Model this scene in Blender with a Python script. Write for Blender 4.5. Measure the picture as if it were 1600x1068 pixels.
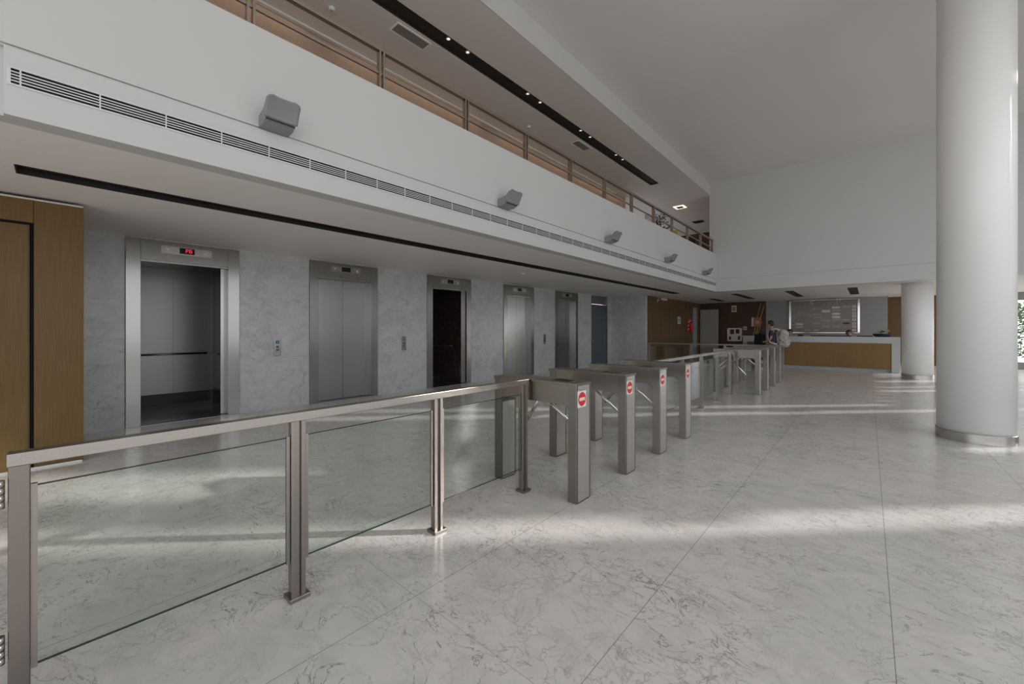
import bpy, bmesh, math, random
from mathutils import Vector, Matrix, noise
random.seed(7)
PI = math.pi
scn = bpy.context.scene
for o in list(bpy.data.objects): bpy.data.objects.remove(o)
COL = scn.collection

# ------------------------------------------------------------------ camera
cd = bpy.data.cameras.new('camera'); cam = bpy.data.objects.new('camera', cd); COL.objects.link(cam)
cd.sensor_width = 36.0; cd.sensor_fit = 'HORIZONTAL'
cd.lens = 630.6/1600*36; cd.shift_y = -19/1600; cd.clip_end = 300; cd.clip_start = 0.05
cam.location = (0, 0, 1.45); cam.rotation_euler = (PI/2, 0, math.radians(41.45))
scn.camera = cam
# ------------------------------------------------------------------ exposure
scn.view_settings.view_transform = 'Standard'; scn.view_settings.look = 'None'
scn.view_settings.gamma = 1.0; scn.view_settings.use_curve_mapping = False
scn.view_settings.exposure = 0.02
try:
    scn.cycles.use_denoising = True; scn.cycles.max_bounces = 10; scn.cycles.diffuse_bounces = 6
    scn.cycles.glossy_bounces = 5; scn.cycles.transparent_max_bounces = 12
    scn.cycles.sample_clamp_indirect = 6.0; scn.cycles.caustics_reflective = False
except Exception: pass
# ------------------------------------------------------------------ daylight: overcast-bright sky and a low sun
w = bpy.data.worlds.new('daylight'); scn.world = w; w.use_nodes = True
bg = w.node_tree.nodes['Background']; bg.inputs[0].default_value = (0.93, 0.965, 1.0, 1); bg.inputs[1].default_value = 1.75
sl = bpy.data.lights.new('sun', 'SUN'); sl.energy = 4.4; sl.angle = math.radians(1.2); sl.color = (1.0, 0.96, 0.90)
so = bpy.data.objects.new('sun', sl); COL.objects.link(so)
EL = math.radians(20.0)
so.rotation_euler = Vector((math.cos(EL)*0.7071, math.cos(EL)*0.7071, math.sin(EL))).to_track_quat('Z', 'Y').to_euler()
so.location = (30, 30, 20)
def portal(loc, rot, sx, sy):
    l = bpy.data.lights.new('window_daylight_portal', 'AREA'); l.shape = 'RECTANGLE'; l.size = sx; l.size_y = sy
    l.cycles.is_portal = True
    o = bpy.data.objects.new('window_daylight_portal', l); COL.objects.link(o); o.location = loc; o.rotation_euler = rot
portal((6.4, 8.4, 3.43), (0, PI/2, 0), 6.8, 31.0)        # right glass front, facing -X
portal((-6.2, -7.1, 1.42), (PI/2, 0, 0), 4.3, 2.8)
portal((0.75, -7.1, 3.43), (PI/2, 0, 0), 9.4, 6.8)       # rear glass front, facing +Y

# ------------------------------------------------------------------ materials
def mat(name, col, rough=0.5, metal=0.0, spec=0.5, emit=None, estr=1.0):
    m = bpy.data.materials.new(name); m.use_nodes = True
    b = m.node_tree.nodes['Principled BSDF']
    b.inputs['Base Color'].default_value = (*col, 1); b.inputs['Roughness'].default_value = rough
    b.inputs['Metallic'].default_value = metal; b.inputs['Specular IOR Level'].default_value = spec
    if emit: b.inputs['Emission Color'].default_value = (*emit, 1); b.inputs['Emission Strength'].default_value = estr
    return m
class NT:
    def __init__(s, m): s.t = m.node_tree; s.b = s.t.nodes['Principled BSDF']
    def n(s, typ, **kw):
        x = s.t.nodes.new(typ)
        for k, v in kw.items():
            if k.startswith('i_'): x.inputs[k[2:].replace('_', ' ')].default_value = v
            else: setattr(x, k, v)
        return x
    def l(s, a, b): s.t.links.new(a, b)
    def coord(s, scale=(1, 1, 1), rot=(0, 0, 0)):
        c = s.n('ShaderNodeTexCoord'); mp = s.n('ShaderNodeMapping')
        mp.inputs['Scale'].default_value = scale; mp.inputs['Rotation'].default_value = rot
        s.l(c.outputs['Object'], mp.inputs['Vector']); return mp.outputs['Vector']
    def noise(s, vec, scale, detail=4, rough=0.55, dist=0.0):
        x = s.n('ShaderNodeTexNoise'); x.inputs['Scale'].default_value = scale; x.inputs['Detail'].default_value = detail
        x.inputs['Roughness'].default_value = rough; x.inputs['Distortion'].default_value = dist
        s.l(vec, x.inputs['Vector']); return x.outputs['Fac']
    def ramp(s, fac, stops):
        r = s.n('ShaderNodeValToRGB'); e = r.color_ramp.elements
        e[0].position, e[0].color = stops[0][0], (*stops[0][1], 1)
        e[1].position, e[1].color = stops[-1][0], (*stops[-1][1], 1)
        for p, c in stops[1:-1]:
            q = e.new(p); q.color = (*c, 1)
        s.l(fac, r.inputs['Fac']); return r.outputs['Color']
    def math(s, op, a, b=None, c=None):
        x = s.n('ShaderNodeMath', operation=op)
        for i, v in enumerate((a, b, c)):
            if v is None: continue
            if isinstance(v, (int, float)): x.inputs[i].default_value = v
            else: s.l(v, x.inputs[i])
        return x.outputs[0]
    def mix(s, fac, a, b, typ='MIX'):
        x = s.n('ShaderNodeMix', data_type='RGBA', blend_type=typ)
        for sock, v in ((x.inputs['Factor'], fac), (x.inputs['A'], a), (x.inputs['B'], b)):
            if isinstance(v, (int, float)): sock.default_value = v
            elif isinstance(v, tuple): sock.default_value = (*v, 1)
            else: s.l(v, sock)
        return x.outputs['Result']
    def vein(s, vec, scale, width, dist, detail=5):
        # thin ridges where a noise crosses 0.5
        f = s.noise(vec, scale, detail, 0.6, dist)
        d = s.math('ABSOLUTE', s.math('SUBTRACT', f, 0.5))
        x = s.n('ShaderNodeMapRange'); x.inputs['From Min'].default_value = 0; x.inputs['From Max'].default_value = width
        x.inputs['To Min'].default_value = 1; x.inputs['To Max'].default_value = 0
        s.l(d, x.inputs['Value']); return x.outputs['Result']
    def bump(s, h, strength=0.1, dist=0.01):
        b = s.n('ShaderNodeBump'); b.inputs['Strength'].default_value = strength; b.inputs['Distance'].default_value = dist
        s.l(h, b.inputs['Height']); s.l(b.outputs['Normal'], s.b.inputs['Normal'])

def marble_floor():
    m = mat('floor_marble', (0.6, 0.58, 0.56), 0.16); k = NT(m)
    v = k.coord((1, 1, 1), (0, 0, 0.6)); vs = k.coord((1.0, 1.5, 1), (0, 0, -0.5))
    big = k.noise(v, 0.7, 5, 0.6, 0.6)
    base = k.ramp(big, [(0.25, (0.60, 0.592, 0.58)), (0.5, (0.71, 0.69, 0.67)), (0.68, (0.72, 0.675, 0.65)), (0.85, (0.65, 0.64, 0.625))])
    cloud = k.noise(vs, 4.5, 7, 0.68, 0.7)
    base = k.mix(k.math('MULTIPLY', k.ramp(cloud, [(0.45, (0, 0, 0)), (0.70, (1, 1, 1))]), 0.36), base, (0.40, 0.39, 0.38))
    msk = k.ramp(k.noise(v, 1.3, 3, 0.5), [(0.40, (0, 0, 0)), (0.60, (1, 1, 1))])
    v1 = k.math('MULTIPLY', k.vein(vs, 3.2, 0.010, 1.1, 7), k.math('ADD', k.math('MULTIPLY', msk, 0.75), 0.15))
    base = k.mix(v1, base, (0.19, 0.185, 0.175))
    # crackled network of hairline veins in patches
    vo = k.n('ShaderNodeTexVoronoi', feature='DISTANCE_TO_EDGE'); vo.inputs['Scale'].default_value = 7.5
    wob = k.n('ShaderNodeTexNoise'); wob.inputs['Scale'].default_value = 5; wob.inputs['Detail'].default_value = 6; k.l(v, wob.inputs['Vector'])
    ad = k.n('ShaderNodeMixRGB' if False else 'ShaderNodeVectorMath', operation='MULTIPLY_ADD')
    k.l(wob.outputs['Color'], ad.inputs[0]); ad.inputs[1].default_value = (0.5, 0.5, 0.5); k.l(v, ad.inputs[2])
    k.l(ad.outputs[0], vo.inputs['Vector'])
    mr = k.n('ShaderNodeMapRange'); mr.inputs['From Max'].default_value = 0.045; mr.inputs['To Min'].default_value = 1; mr.inputs['To Max'].default_value = 0
    k.l(vo.outputs['Distance'], mr.inputs['Value'])
    patch = k.ramp(k.noise(v, 0.9, 4, 0.65, 1.0), [(0.44, (0, 0, 0)), (0.60, (1, 1, 1))])
    base = k.mix(k.math('MULTIPLY', k.math('MULTIPLY', mr.outputs['Result'], patch), 0.42), base, (0.20, 0.19, 0.17))
    # small dark flecks
    fl = k.ramp(k.noise(k.coord((1, 3.2, 1), (0, 0, -0.75)), 6.5, 4, 0.6, 0.5), [(0.675, (0, 0, 0)), (0.71, (1, 1, 1))])
    base = k.mix(k.math('MULTIPLY', fl, 0.65), base, (0.21, 0.205, 0.20))
    # slab joints
    c = k.n('ShaderNodeTexCoord'); sp = k.n('ShaderNodeSeparateXYZ'); k.l(c.outputs['Object'], sp.inputs[0])
    def joint(axis, off, per, wd):
        a = k.math('DIVIDE', k.math('SUBTRACT', axis, off), per)
        d = k.math('ABSOLUTE', k.math('SUBTRACT', k.math('FRACT', k.math('ADD', a, 0.5)), 0.5))
        return k.math('LESS_THAN', d, wd/per/2)
    j = k.math('MAXIMUM', joint(sp.outputs['X'], 0.0865, 0.9685, 0.0045), k.math('MULTIPLY', joint(sp.outputs['Y'], 1.30, 2.9, 0.004), 0.6))
    base = k.mix(k.math('MULTIPLY', j, 0.6), base, (0.14, 0.13, 0.12))
    k.l(base, k.b.inputs['Base Color'])
    r = k.math('ADD', k.math('MULTIPLY', k.noise(v, 3, 3), 0.16), 0.10)
    k.l(r, k.b.inputs['Roughness'])
    return m
def marble_wall():
    m = mat('wall_marble', (0.5, 0.5, 0.5), 0.22); k = NT(m)
    v = k.coord((1, 1, 1), (0.4, 0, 0)); vs = k.coord((1, 1.0, 1.25), (0.75, 0, 0))
    big = k.noise(v, 0.8, 5, 0.6, 0.8)
    base = k.ramp(big, [(0.28, (0.44, 0.455, 0.465)), (0.5, (0.57, 0.575, 0.575)), (0.75, (0.51, 0.51, 0.50))])
    cl = k.noise(vs, 3.5, 8, 0.72, 1.0)
    base = k.mix(k.math('MULTIPLY', k.ramp(cl, [(0.47, (0, 0, 0)), (0.66, (1, 1, 1))]), 0.5), base, (0.34, 0.345, 0.35))
    wh = k.noise(vs, 2.1, 6, 0.7, 1.4)
    base = k.mix(k.math('MULTIPLY', k.ramp(wh, [(0.56, (0, 0, 0)), (0.68, (1, 1, 1))]), 0.6), base, (0.66, 0.66, 0.64))
    msk = k.ramp(k.noise(v, 0.9, 2, 0.5), [(0.42, (0, 0, 0)), (0.62, (1, 1, 1))])
    base = k.mix(k.math('MULTIPLY', k.vein(vs, 1.6, 0.008, 1.3, 7), k.math('ADD', k.math('MULTIPLY', msk, 0.55), 0.12)), base, (0.14, 0.145, 0.15))
    c = k.n('ShaderNodeTexCoord'); sp = k.n('ShaderNodeSeparateXYZ'); k.l(c.outputs['Object'], sp.inputs[0])
    a = k.math('DIVIDE', k.math('SUBTRACT', sp.outputs['Z'], 0.945), 0.95)
    d = k.math('ABSOLUTE', k.math('SUBTRACT', k.math('FRACT', k.math('ADD', a, 0.5)), 0.5))
    base = k.mix(k.math('MULTIPLY', k.math('LESS_THAN', d, 0.0025), 0.5), base, (0.2, 0.2, 0.2))
    k.l(base, k.b.inputs['Base Color']); return m
def wood(name, c1, c2, rough=0.35, axis='z'):
    m = mat(name, c1, rough, spec=0.28); k = NT(m)
    sc = (30, 30, 1.2) if axis == 'z' else (1.2, 1.2, 30)
    f = k.noise(k.coord(sc), 3, 6, 0.6, 0.3); g = k.noise(k.coord((1.5, 1.5, 0.6)), 1.2, 2)
    base = k.ramp(f, [(0.3, c1), (0.7, c2)])
    base = k.mix(k.math('MULTIPLY', g, 0.35), base, tuple(x*0.7 for x in c1))
    k.l(base, k.b.inputs['Base Color']); return m
def steel(name, col=(0.72, 0.695, 0.665), rough=0.30, axis='z', aniso=0.0):
    m = mat(name, col, rough, 1.0); k = NT(m)
    sc = {'z': (90, 90, 1.5), 'y': (90, 1.5, 90), 'x': (1.5, 90, 90)}[axis]
    f = k.noise(k.coord(sc), 2, 4, 0.6)
    k.l(k.math('ADD', k.math('MULTIPLY', f, 0.06), rough-0.03), k.b.inputs['Roughness'])
    base = k.mix(k.math('MULTIPLY', f, 0.4), col, tuple(x*0.9 for x in col))
    k.l(base, k.b.inputs['Base Color']); return m
def paint(name, col, rough=0.55, amt=0.03):
    m = mat(name, col, rough); k = NT(m)
    f = k.noise(k.coord(), 0.6, 4, 0.5)
    k.l(k.mix(f, tuple(x*(1-amt) for x in col), tuple(min(1, x*(1+amt)) for x in col)), k.b.inputs['Base Color'])
    k.bump(k.noise(k.coord(), 60, 3), 0.02, 0.002); return m
M = {}
M['floor'] = marble_floor(); M['marble'] = marble_wall()
M['white'] = paint('white_wall_paint', (0.585, 0.585, 0.58)); M['ceil'] = paint('ceiling_paint', (0.76, 0.74, 0.715))
M['lowceil'] = paint('low_ceiling_paint', (0.88, 0.845, 0.815)); M['grey'] = paint('grey_wall_paint', (0.34, 0.345, 0.35)); M['mezzceil'] = paint('mezzanine_ceiling_paint', (0.74, 0.71, 0.69)); M['louvre'] = mat('sun_blocker_grey', (0.16, 0.16, 0.165), 0.5)  # louvre grey colours the added sun blockers
M['column'] = paint('column_paint', (0.87, 0.87, 0.865), 0.35)
M['wood'] = wood('golden_wood_veneer', (0.13, 0.077, 0.026), (0.185, 0.112, 0.040), 0.5)
M['deskwood'] = wood('desk_wood_veneer', (0.25, 0.155, 0.058), (0.33, 0.205, 0.08), 0.45)
M['darkwood'] = wood('dark_wood_veneer', (0.085, 0.046, 0.028), (0.12, 0.066, 0.04))
M['midwood'] = wood('brown_wood_veneer', (0.14, 0.085, 0.038), (0.19, 0.115, 0.052))
M['tan'] = wood('tan_wood_veneer', (0.42, 0.30, 0.22), (0.48, 0.35, 0.26), 0.5)
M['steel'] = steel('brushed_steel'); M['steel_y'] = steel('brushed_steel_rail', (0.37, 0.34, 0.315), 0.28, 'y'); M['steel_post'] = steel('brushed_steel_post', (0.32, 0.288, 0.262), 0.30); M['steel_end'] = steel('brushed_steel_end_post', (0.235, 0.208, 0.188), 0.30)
M['steel_plate'] = steel('indicator_plate_steel', (0.42, 0.40, 0.375), 0.26); M['steel_leg_shaded'] = steel('turnstile_leg_steel_shaded', (0.27, 0.25, 0.23), 0.32); M['steel_cab'] = steel('dull_cab_steel', (0.20, 0.20, 0.205), 0.34); M['steel_board'] = steel('directory_steel', (0.185, 0.165, 0.152), 0.36)
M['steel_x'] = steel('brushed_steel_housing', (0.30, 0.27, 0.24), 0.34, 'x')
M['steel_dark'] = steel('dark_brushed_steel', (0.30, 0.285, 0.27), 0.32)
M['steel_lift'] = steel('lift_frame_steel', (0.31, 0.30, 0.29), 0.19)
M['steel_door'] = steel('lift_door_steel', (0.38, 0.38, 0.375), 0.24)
M['ring'] = steel('column_ring_steel', (0.50, 0.48, 0.45), 0.22); M['chrome'] = mat('polished_steel', (0.62, 0.60, 0.57), 0.14, 1.0)
M['bronze'] = steel('bronze_tinted_steel', (0.40, 0.34, 0.29), 0.34, 'y')
M['black'] = mat('black_plastic', (0.012, 0.012, 0.013), 0.45); M['blackmatt'] = mat('matt_black', (0.010, 0.010, 0.010), 0.9, spec=0.2)
M['strip'] = mat('black_channel', (0.017, 0.016, 0.015), 0.7)
M['lampgrey'] = mat('grey_lamp_enamel', (0.23, 0.24, 0.245), 0.45)
M['grille'] = mat('grille_white', (0.66, 0.66, 0.66), 0.4); M['ventgrey'] = mat('vent_grey', (0.25, 0.245, 0.235), 0.5)
M['red'] = mat('sign_red', (0.60, 0.018, 0.030), 0.4); M['signwhite'] = mat('sign_white', (0.72, 0.71, 0.68), 0.45)
M['cream'] = mat('sign_cream', (0.78, 0.66, 0.45), 0.5)
M['display'] = mat('display_black', (0.004, 0.004, 0.005), 0.15)
M['led'] = mat('led_red', (0.3, 0.0, 0.01), 0.4, emit=(1.0, 0.03, 0.06), estr=0.9)
M['spot'] = mat('spot_lens', (0.9, 0.85, 0.75), 0.3, emit=(1.0, 0.88, 0.74), estr=0.8)
M['bulb'] = mat('warm_panel', (0.9, 0.85, 0.75), 0.3, emit=(1.0, 0.80, 0.62), estr=1.2)
M['arrow'] = mat('arrow_lens', (0.75, 0.75, 0.73), 0.4)
M['blue'] = mat('sign_blue', (0.02, 0.09, 0.22), 0.4); M['greydoor'] = mat('blue_grey_door_paint', (0.085, 0.10, 0.125), 0.4)
M['leafgrey'] = paint('grey_door_paint', (0.38, 0.38, 0.37)); M['countertop'] = mat('white_solid_surface', (0.52, 0.54, 0.56), 0.18)
M['skin'] = mat('skin', (0.40, 0.24, 0.17), 0.5); M['hair'] = mat('dark_hair', (0.012, 0.009, 0.008), 0.55)
M['navy'] = mat('navy_cotton', (0.035, 0.037, 0.06), 0.85); M['trouser'] = mat('black_trousers', (0.012, 0.013, 0.017), 0.85)
M['camo'] = mat('pale_printed_fabric', (0.5, 0.48, 0.44), 0.85)
k = NT(M['camo']); k.l(k.ramp(k.noise(k.coord(), 14, 3), [(0.42, (0.55, 0.53, 0.49)), (0.6, (0.32, 0.30, 0.26))]), k.b.inputs['Base Color'])
M['pole'] = wood('pine', (0.48, 0.28, 0.12), (0.55, 0.34, 0.16)); M['orange'] = mat('orange_print', (0.55, 0.17, 0.04), 0.5)
M['green'] = mat('leaf_green', (0.06, 0.13, 0.03), 0.6); M['yellow'] = mat('yellow_plastic', (0.65, 0.52, 0.02), 0.5)
M['ground'] = paint('paving', (0.60, 0.58, 0.55)); M['cabfloor'] = mat('cab_floor_dark', (0.05, 0.048, 0.045), 0.25)
M['leather'] = mat('dark_plum', (0.10, 0.02, 0.025), 0.6)
m = mat('speckled_dark_laminate', (0.03, 0.02, 0.018), 0.3); k = NT(m)
k.l(k.ramp(k.noise(k.coord(), 45, 3, 0.7), [(0.5, (0.03, 0.019, 0.017)), (0.70, (0.30, 0.19, 0.17))]), k.b.inputs['Base Color']); M['speckle'] = m
def glass(name, tint, gl=0.0):
    m = bpy.data.materials.new(name); m.use_nodes = True; t = m.node_tree; t.nodes.clear()
    o = t.nodes.new('ShaderNodeOutputMaterial'); mx = t.nodes.new('ShaderNodeMixShader'); tr = t.nodes.new('ShaderNodeBsdfTransparent')
    g = t.nodes.new('ShaderNodeBsdfGlossy'); fr = t.nodes.new('ShaderNodeFresnel'); fr.inputs['IOR'].default_value = 1.5
    tr.inputs['Color'].default_value = (*tint, 1); g.inputs['Roughness'].default_value = 0.02
    ge = t.nodes.new('ShaderNodeNewGeometry'); mr = t.nodes.new('ShaderNodeMapRange'); mr.inputs['To Min'].default_value = 1.5; mr.inputs['To Max'].default_value = 1/1.5
    t.links.new(ge.outputs['Backfacing'], mr.inputs['Value']); t.links.new(mr.outputs['Result'], fr.inputs['IOR'])  # unrefracted pane: same Fresnel on both faces
    t.links.new(fr.outputs[0], mx.inputs[0]); t.links.new(tr.outputs[0], mx.inputs[1]); t.links.new(g.outputs[0], mx.inputs[2])
    t.links.new(mx.outputs[0], o.inputs['Surface']); return m
M['glassedge'] = mat('dark_green_glass_edge', (0.02, 0.035, 0.028), 0.15)
M['glass'] = glass('green_tinted_glass', (0.905, 0.94, 0.915))

# ------------------------------------------------------------------ mesh helpers
class MB:
    def __init__(s): s.bm = bmesh.new()
    def box(s, x0, x1, y0, y1, z0, z1):
        x0, x1 = sorted((x0, x1)); y0, y1 = sorted((y0, y1)); z0, z1 = sorted((z0, z1))
        v = [s.bm.verts.new(p) for p in ((x0,y0,z0),(x1,y0,z0),(x1,y1,z0),(x0,y1,z0),(x0,y0,z1),(x1,y0,z1),(x1,y1,z1),(x0,y1,z1))]
        for f in ((0,3,2,1),(4,5,6,7),(0,1,5,4),(1,2,6,5),(2,3,7,6),(3,0,4,7)): s.bm.faces.new([v[i] for i in f])
        return s
    def ring(s, c, ax, r, n, sx=1.0):
        ax = Vector(ax).normalized(); u = ax.orthogonal().normalized(); q = ax.cross(u)
        return [s.bm.verts.new(Vector(c) + u*math.cos(2*PI*i/n)*r + q*math.sin(2*PI*i/n)*r*sx) for i in range(n)]
    def tube(s, p0, p1, r, n=14, r1=None):
        d = Vector(p1)-Vector(p0); a = s.ring(p0, d, r, n); b = s.ring(p1, d, r if r1 is None else r1, n)
        for i in range(n): s.bm.faces.new((a[i], a[(i+1)%n], b[(i+1)%n], b[i])).smooth = True
        s.bm.faces.new(list(reversed(a))); s.bm.faces.new(b); return s
    def lathe(s, prof, n=48, c=(0, 0, 0)):
        rings = []
        for r, z in prof: rings.append([s.bm.verts.new((c[0]+r*math.cos(2*PI*i/n), c[1]+r*math.sin(2*PI*i/n), c[2]+z)) for i in range(n)])
        for a, b in zip(rings, rings[1:]):
            for i in range(n): s.bm.faces.new((a[i], a[(i+1)%n], b[(i+1)%n], b[i])).smooth = True
        s.bm.faces.new(list(reversed(rings[0]))); s.bm.faces.new(rings[-1]); return s
    def prism(s, poly, axis, a0, a1, smooth=False):
        # poly: 2D points; axis 'y' -> (x,z), 'x' -> (y,z), 'z' -> (x,y)
        def P(p, a): return {'y': (p[0], a, p[1]), 'x': (a, p[0], p[1]), 'z': (p[0], p[1], a)}[axis]
        A = [s.bm.verts.new(P(p, a0)) for p in poly]; B = [s.bm.verts.new(P(p, a1)) for p in poly]; n = len(poly)
        for i in range(n): s.bm.faces.new((A[i], A[(i+1)%n], B[(i+1)%n], B[i])).smooth = smooth
        s.bm.faces.new(list(reversed(A))); s.bm.faces.new(B); return s
    def ball(s, c, r, sc=(1, 1, 1), sub=2):
        g = bmesh.ops.create_icosphere(s.bm, subdivisions=sub, radius=r)
        for v in g['verts']: v.co = Vector((v.co.x*sc[0], v.co.y*sc[1], v.co.z*sc[2])) + Vector(c)
        for v in g['verts']:
            for f in v.link_faces: f.smooth = True
        return s
    def build(s, name, m, parent=None, bevel=0.0, loc=None):
        bmesh.ops.recalc_face_normals(s.bm, faces=s.bm.faces[:])
        me = bpy.data.meshes.new(name); s.bm.to_mesh(me); s.bm.free()
        o = bpy.data.objects.new(name, me); COL.objects.link(o); me.materials.append(m)
        if parent is not None: o.parent = parent
        if loc: o.location = loc
        if bevel > 0:
            b = o.modifiers.new('bevel', 'BEVEL'); b.width = bevel; b.segments = 2; b.limit_method = 'ANGLE'; b.angle_limit = math.radians(40)
        return o
def tag(o, label, cat, group=None):
    o['label'] = label; o['category'] = cat
    if group: o['group'] = group
    return o
def thing(name, label, cat, loc=(0, 0, 0), group=None, rz=0):
    o = bpy.data.objects.new(name, None); COL.objects.link(o); o.location = loc; o.rotation_euler = (0, 0, rz); o.empty_display_size = 0.1
    return tag(o, label, cat, group)
def struct(name, mb, m, bevel=0.0):
    o = mb.build(name, m, None, bevel); o['kind'] = 'structure'; return o
def dup(root, loc, label=None, group=None, rz=None):
    r = root.copy(); COL.objects.link(r); r.location = loc
    if rz is not None: r.rotation_euler = (0, 0, rz)
    if label: r['label'] = label
    if group: r['group'] = group
    def rec(src, dst):
        for ch in list(src.children):
            c = ch.copy(); COL.objects.link(c); c.parent = dst; rec(ch, c)
    rec(root, r)
    return r
def text(name, body, size, m, parent, loc, rot, ext=0.001):
    c = bpy.data.curves.new(name, 'FONT'); c.body = body; c.size = size; c.extrude = ext; c.align_x = 'CENTER'; c.align_y = 'CENTER'
    tmp = bpy.data.objects.new('text_tmp', c); COL.objects.link(tmp)
    me = bpy.data.meshes.new_from_object(tmp.evaluated_get(bpy.context.evaluated_depsgraph_get())); bpy.data.objects.remove(tmp)
    o = bpy.data.objects.new(name, me); COL.objects.link(o); me.materials.clear(); me.materials.append(m); o.parent = parent; o.location = loc; o.rotation_euler = rot
    return o

# ================================================================== the setting
XW = -8.19; ZL = 2.843; ZH = 6.865; ZU = 6.42; XF = -4.17; YE = 16.0; XR = 5.5
LIFTS = [(0.68, 2.12), (3.29, 4.75), (6.09, 7.56), (8.88, 10.34), (11.53, 13.0)]
struct('floor', MB().box(-10.0, 6.0, -7.3, 24.2, -0.2, 0.0), M['floor'])
# marble lift wall, with openings
b = MB(); ys = [-7.2] + [y for p in LIFTS for y in p] + [13.99, 15.30, 15.65]
for i in range(0, len(ys), 2): b.box(XW-0.22, XW, ys[i], ys[i+1], 0, ZL)
for y0, y1 in LIFTS + [(13.99, 15.30)]: b.box(XW-0.22, XW, y0, y1, 2.822, ZL)
struct('wall_left', b, M['marble'])
struct('wall_marble_return', MB().box(XW-0.22, -6.70, 15.65, 15.85, 0, ZL), M['marble'])
b = MB().box(-6.90, -6.72, 15.85, 22.9, 0, ZL)
for y0, y1 in ((15.85, 16.35), (18.25, 19.3), (19.31, 20.4), (20.41, 21.48), (22.08, 22.9)): b.box(-6.72, -6.70, y0+0.006, y1-0.006, 0, ZL)
b.box(-6.72, -6.70, 16.356, 18.244, 2.5, ZL)
struct('wall_service', b, M['midwood'])
# low ceiling, split round the black channel
b = MB()
SX0, SX1, SY0, SY1 = -5.69, -5.38, -0.23, 15.85
b.box(XW-0.22, SX0, -7.2, YE, ZL, ZL+0.12); b.box(SX1, XF-0.18, -7.2, YE, ZL, ZL+0.12)
b.box(SX0, SX1, -7.2, SY0, ZL, ZL+0.12); b.box(SX0, SX1, SY1, YE, ZL, ZL+0.12)
b.box(XW-0.22, XR+0.2, YE+0.2, 24.0, ZL, ZL+0.12); b.box(XW-0.22, XF-0.18, YE, YE+0.2, ZL, ZL+0.12)
struct('ceiling', b, M['lowceil'])
# mezzanine slab, fascia and parapet
b = MB().box(XW-0.22, XF-0.18, -7.2, 24.0, 3.25, 3.62)
struct('floor_mezzanine', b, M['ground'])
b = MB()
b.box(XF-0.18, XF, -0.22, YE, ZL, 3.288); b.box(XF-0.18, XF-0.02, -7.2, YE, 3.288, 3.302); b.box(XF-0.18, XF, -7.2, YE, 3.302, 4.212)
b.box(XF-0.18, XF-0.05, -7.2, -0.22, ZL, 3.288)
struct('wall_mezzanine_front', b, M['white'])
# end bulkhead wall
b = MB()
b.box(XF, XR, YE, YE+0.2, ZL, 3.292); b.box(XF, XR, YE+0.015, YE+0.2, 3.292, 3.302); b.box(-4.40, XR, YE, YE+0.2, 3.302, ZH); b.box(-4.40, XF, YE, YE+0.2, ZL, 3.302)
struct('wall_end', b, M['white'])
# ceilings above
b = MB(); UX0, UX1, UY0, UY1 = -5.62, -5.33, -2.0, 13.57
b.box(-10.2, UX0, -7.2, 24, ZU, ZH+0.2); b.box(UX1, -4.40, -7.2, 24, ZU, ZH+0.2)
b.box(UX0, UX1, -7.2, UY0, ZU, ZH+0.2); b.box(UX0, UX1, UY1, 24, ZU, ZH+0.2); b.box(UX0, UX1, UY0, UY1, ZU+0.12, ZH+0.2)
struct('ceiling_mezzanine', b, M['mezzceil'])
struct('trim_ceiling_beam', MB().box(-4.402, -4.39, -7.2, YE, ZU, ZH), M['white'])
struct('ceiling_hall', MB().box(-4.40, XR+0.2, -7.2, YE+0.2, ZH, ZH+0.2), M['ceil'])
# mezzanine back walls
struct('wall_mezzanine_back', MB().box(-7.15, -6.95, -7.2, 14.2, 3.62, ZU), M['tan'])
b = MB().box(-10.2, -10.0, 14.0, 24, 3.62, ZU).box(-10.2, -6.95, 14.2, 14.4, 3.62, ZU)
struct('wall_mezzanine_side', b, M['tan'])
b = MB().box(-10.0, -4.2, 22.0, 22.2, 3.62, ZU).box(-4.40, -4.2, YE+0.2, 22.0, 3.62, ZU)
struct('wall_mezzanine_far', b, M['darkwood'])
# far wall behind the desk
struct('wall_far_wood', MB().box(-6.72, -3.73, 22.9, 23.1, 0, ZL), M['darkwood'])
struct('wall_far', MB().box(-3.73, 0.60, 22.87, 23.1, 0, ZL).box(0.5, 0.60, 23.1, 23.7, 0, ZL), M['grey'])
struct('wall_far_recess', MB().box(0.6, 2.3, 23.55, 23.7, 0, ZL), M['midwood'])
b = MB().box(2.3, 5.5, 23.55, 23.7, 0, 0.25).box(2.3, 5.5, 23.55, 23.7, 2.55, ZL)
for x in (2.3, 3.35, 4.4, 5.44): b.box(x, x+0.06, 23.55, 23.65, 0.25, 2.55)
b.box(2.3, 5.5, 23.57, 23.63, 1.15, 1.2)
struct('window_1', b, M['steel_dark'])
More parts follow.
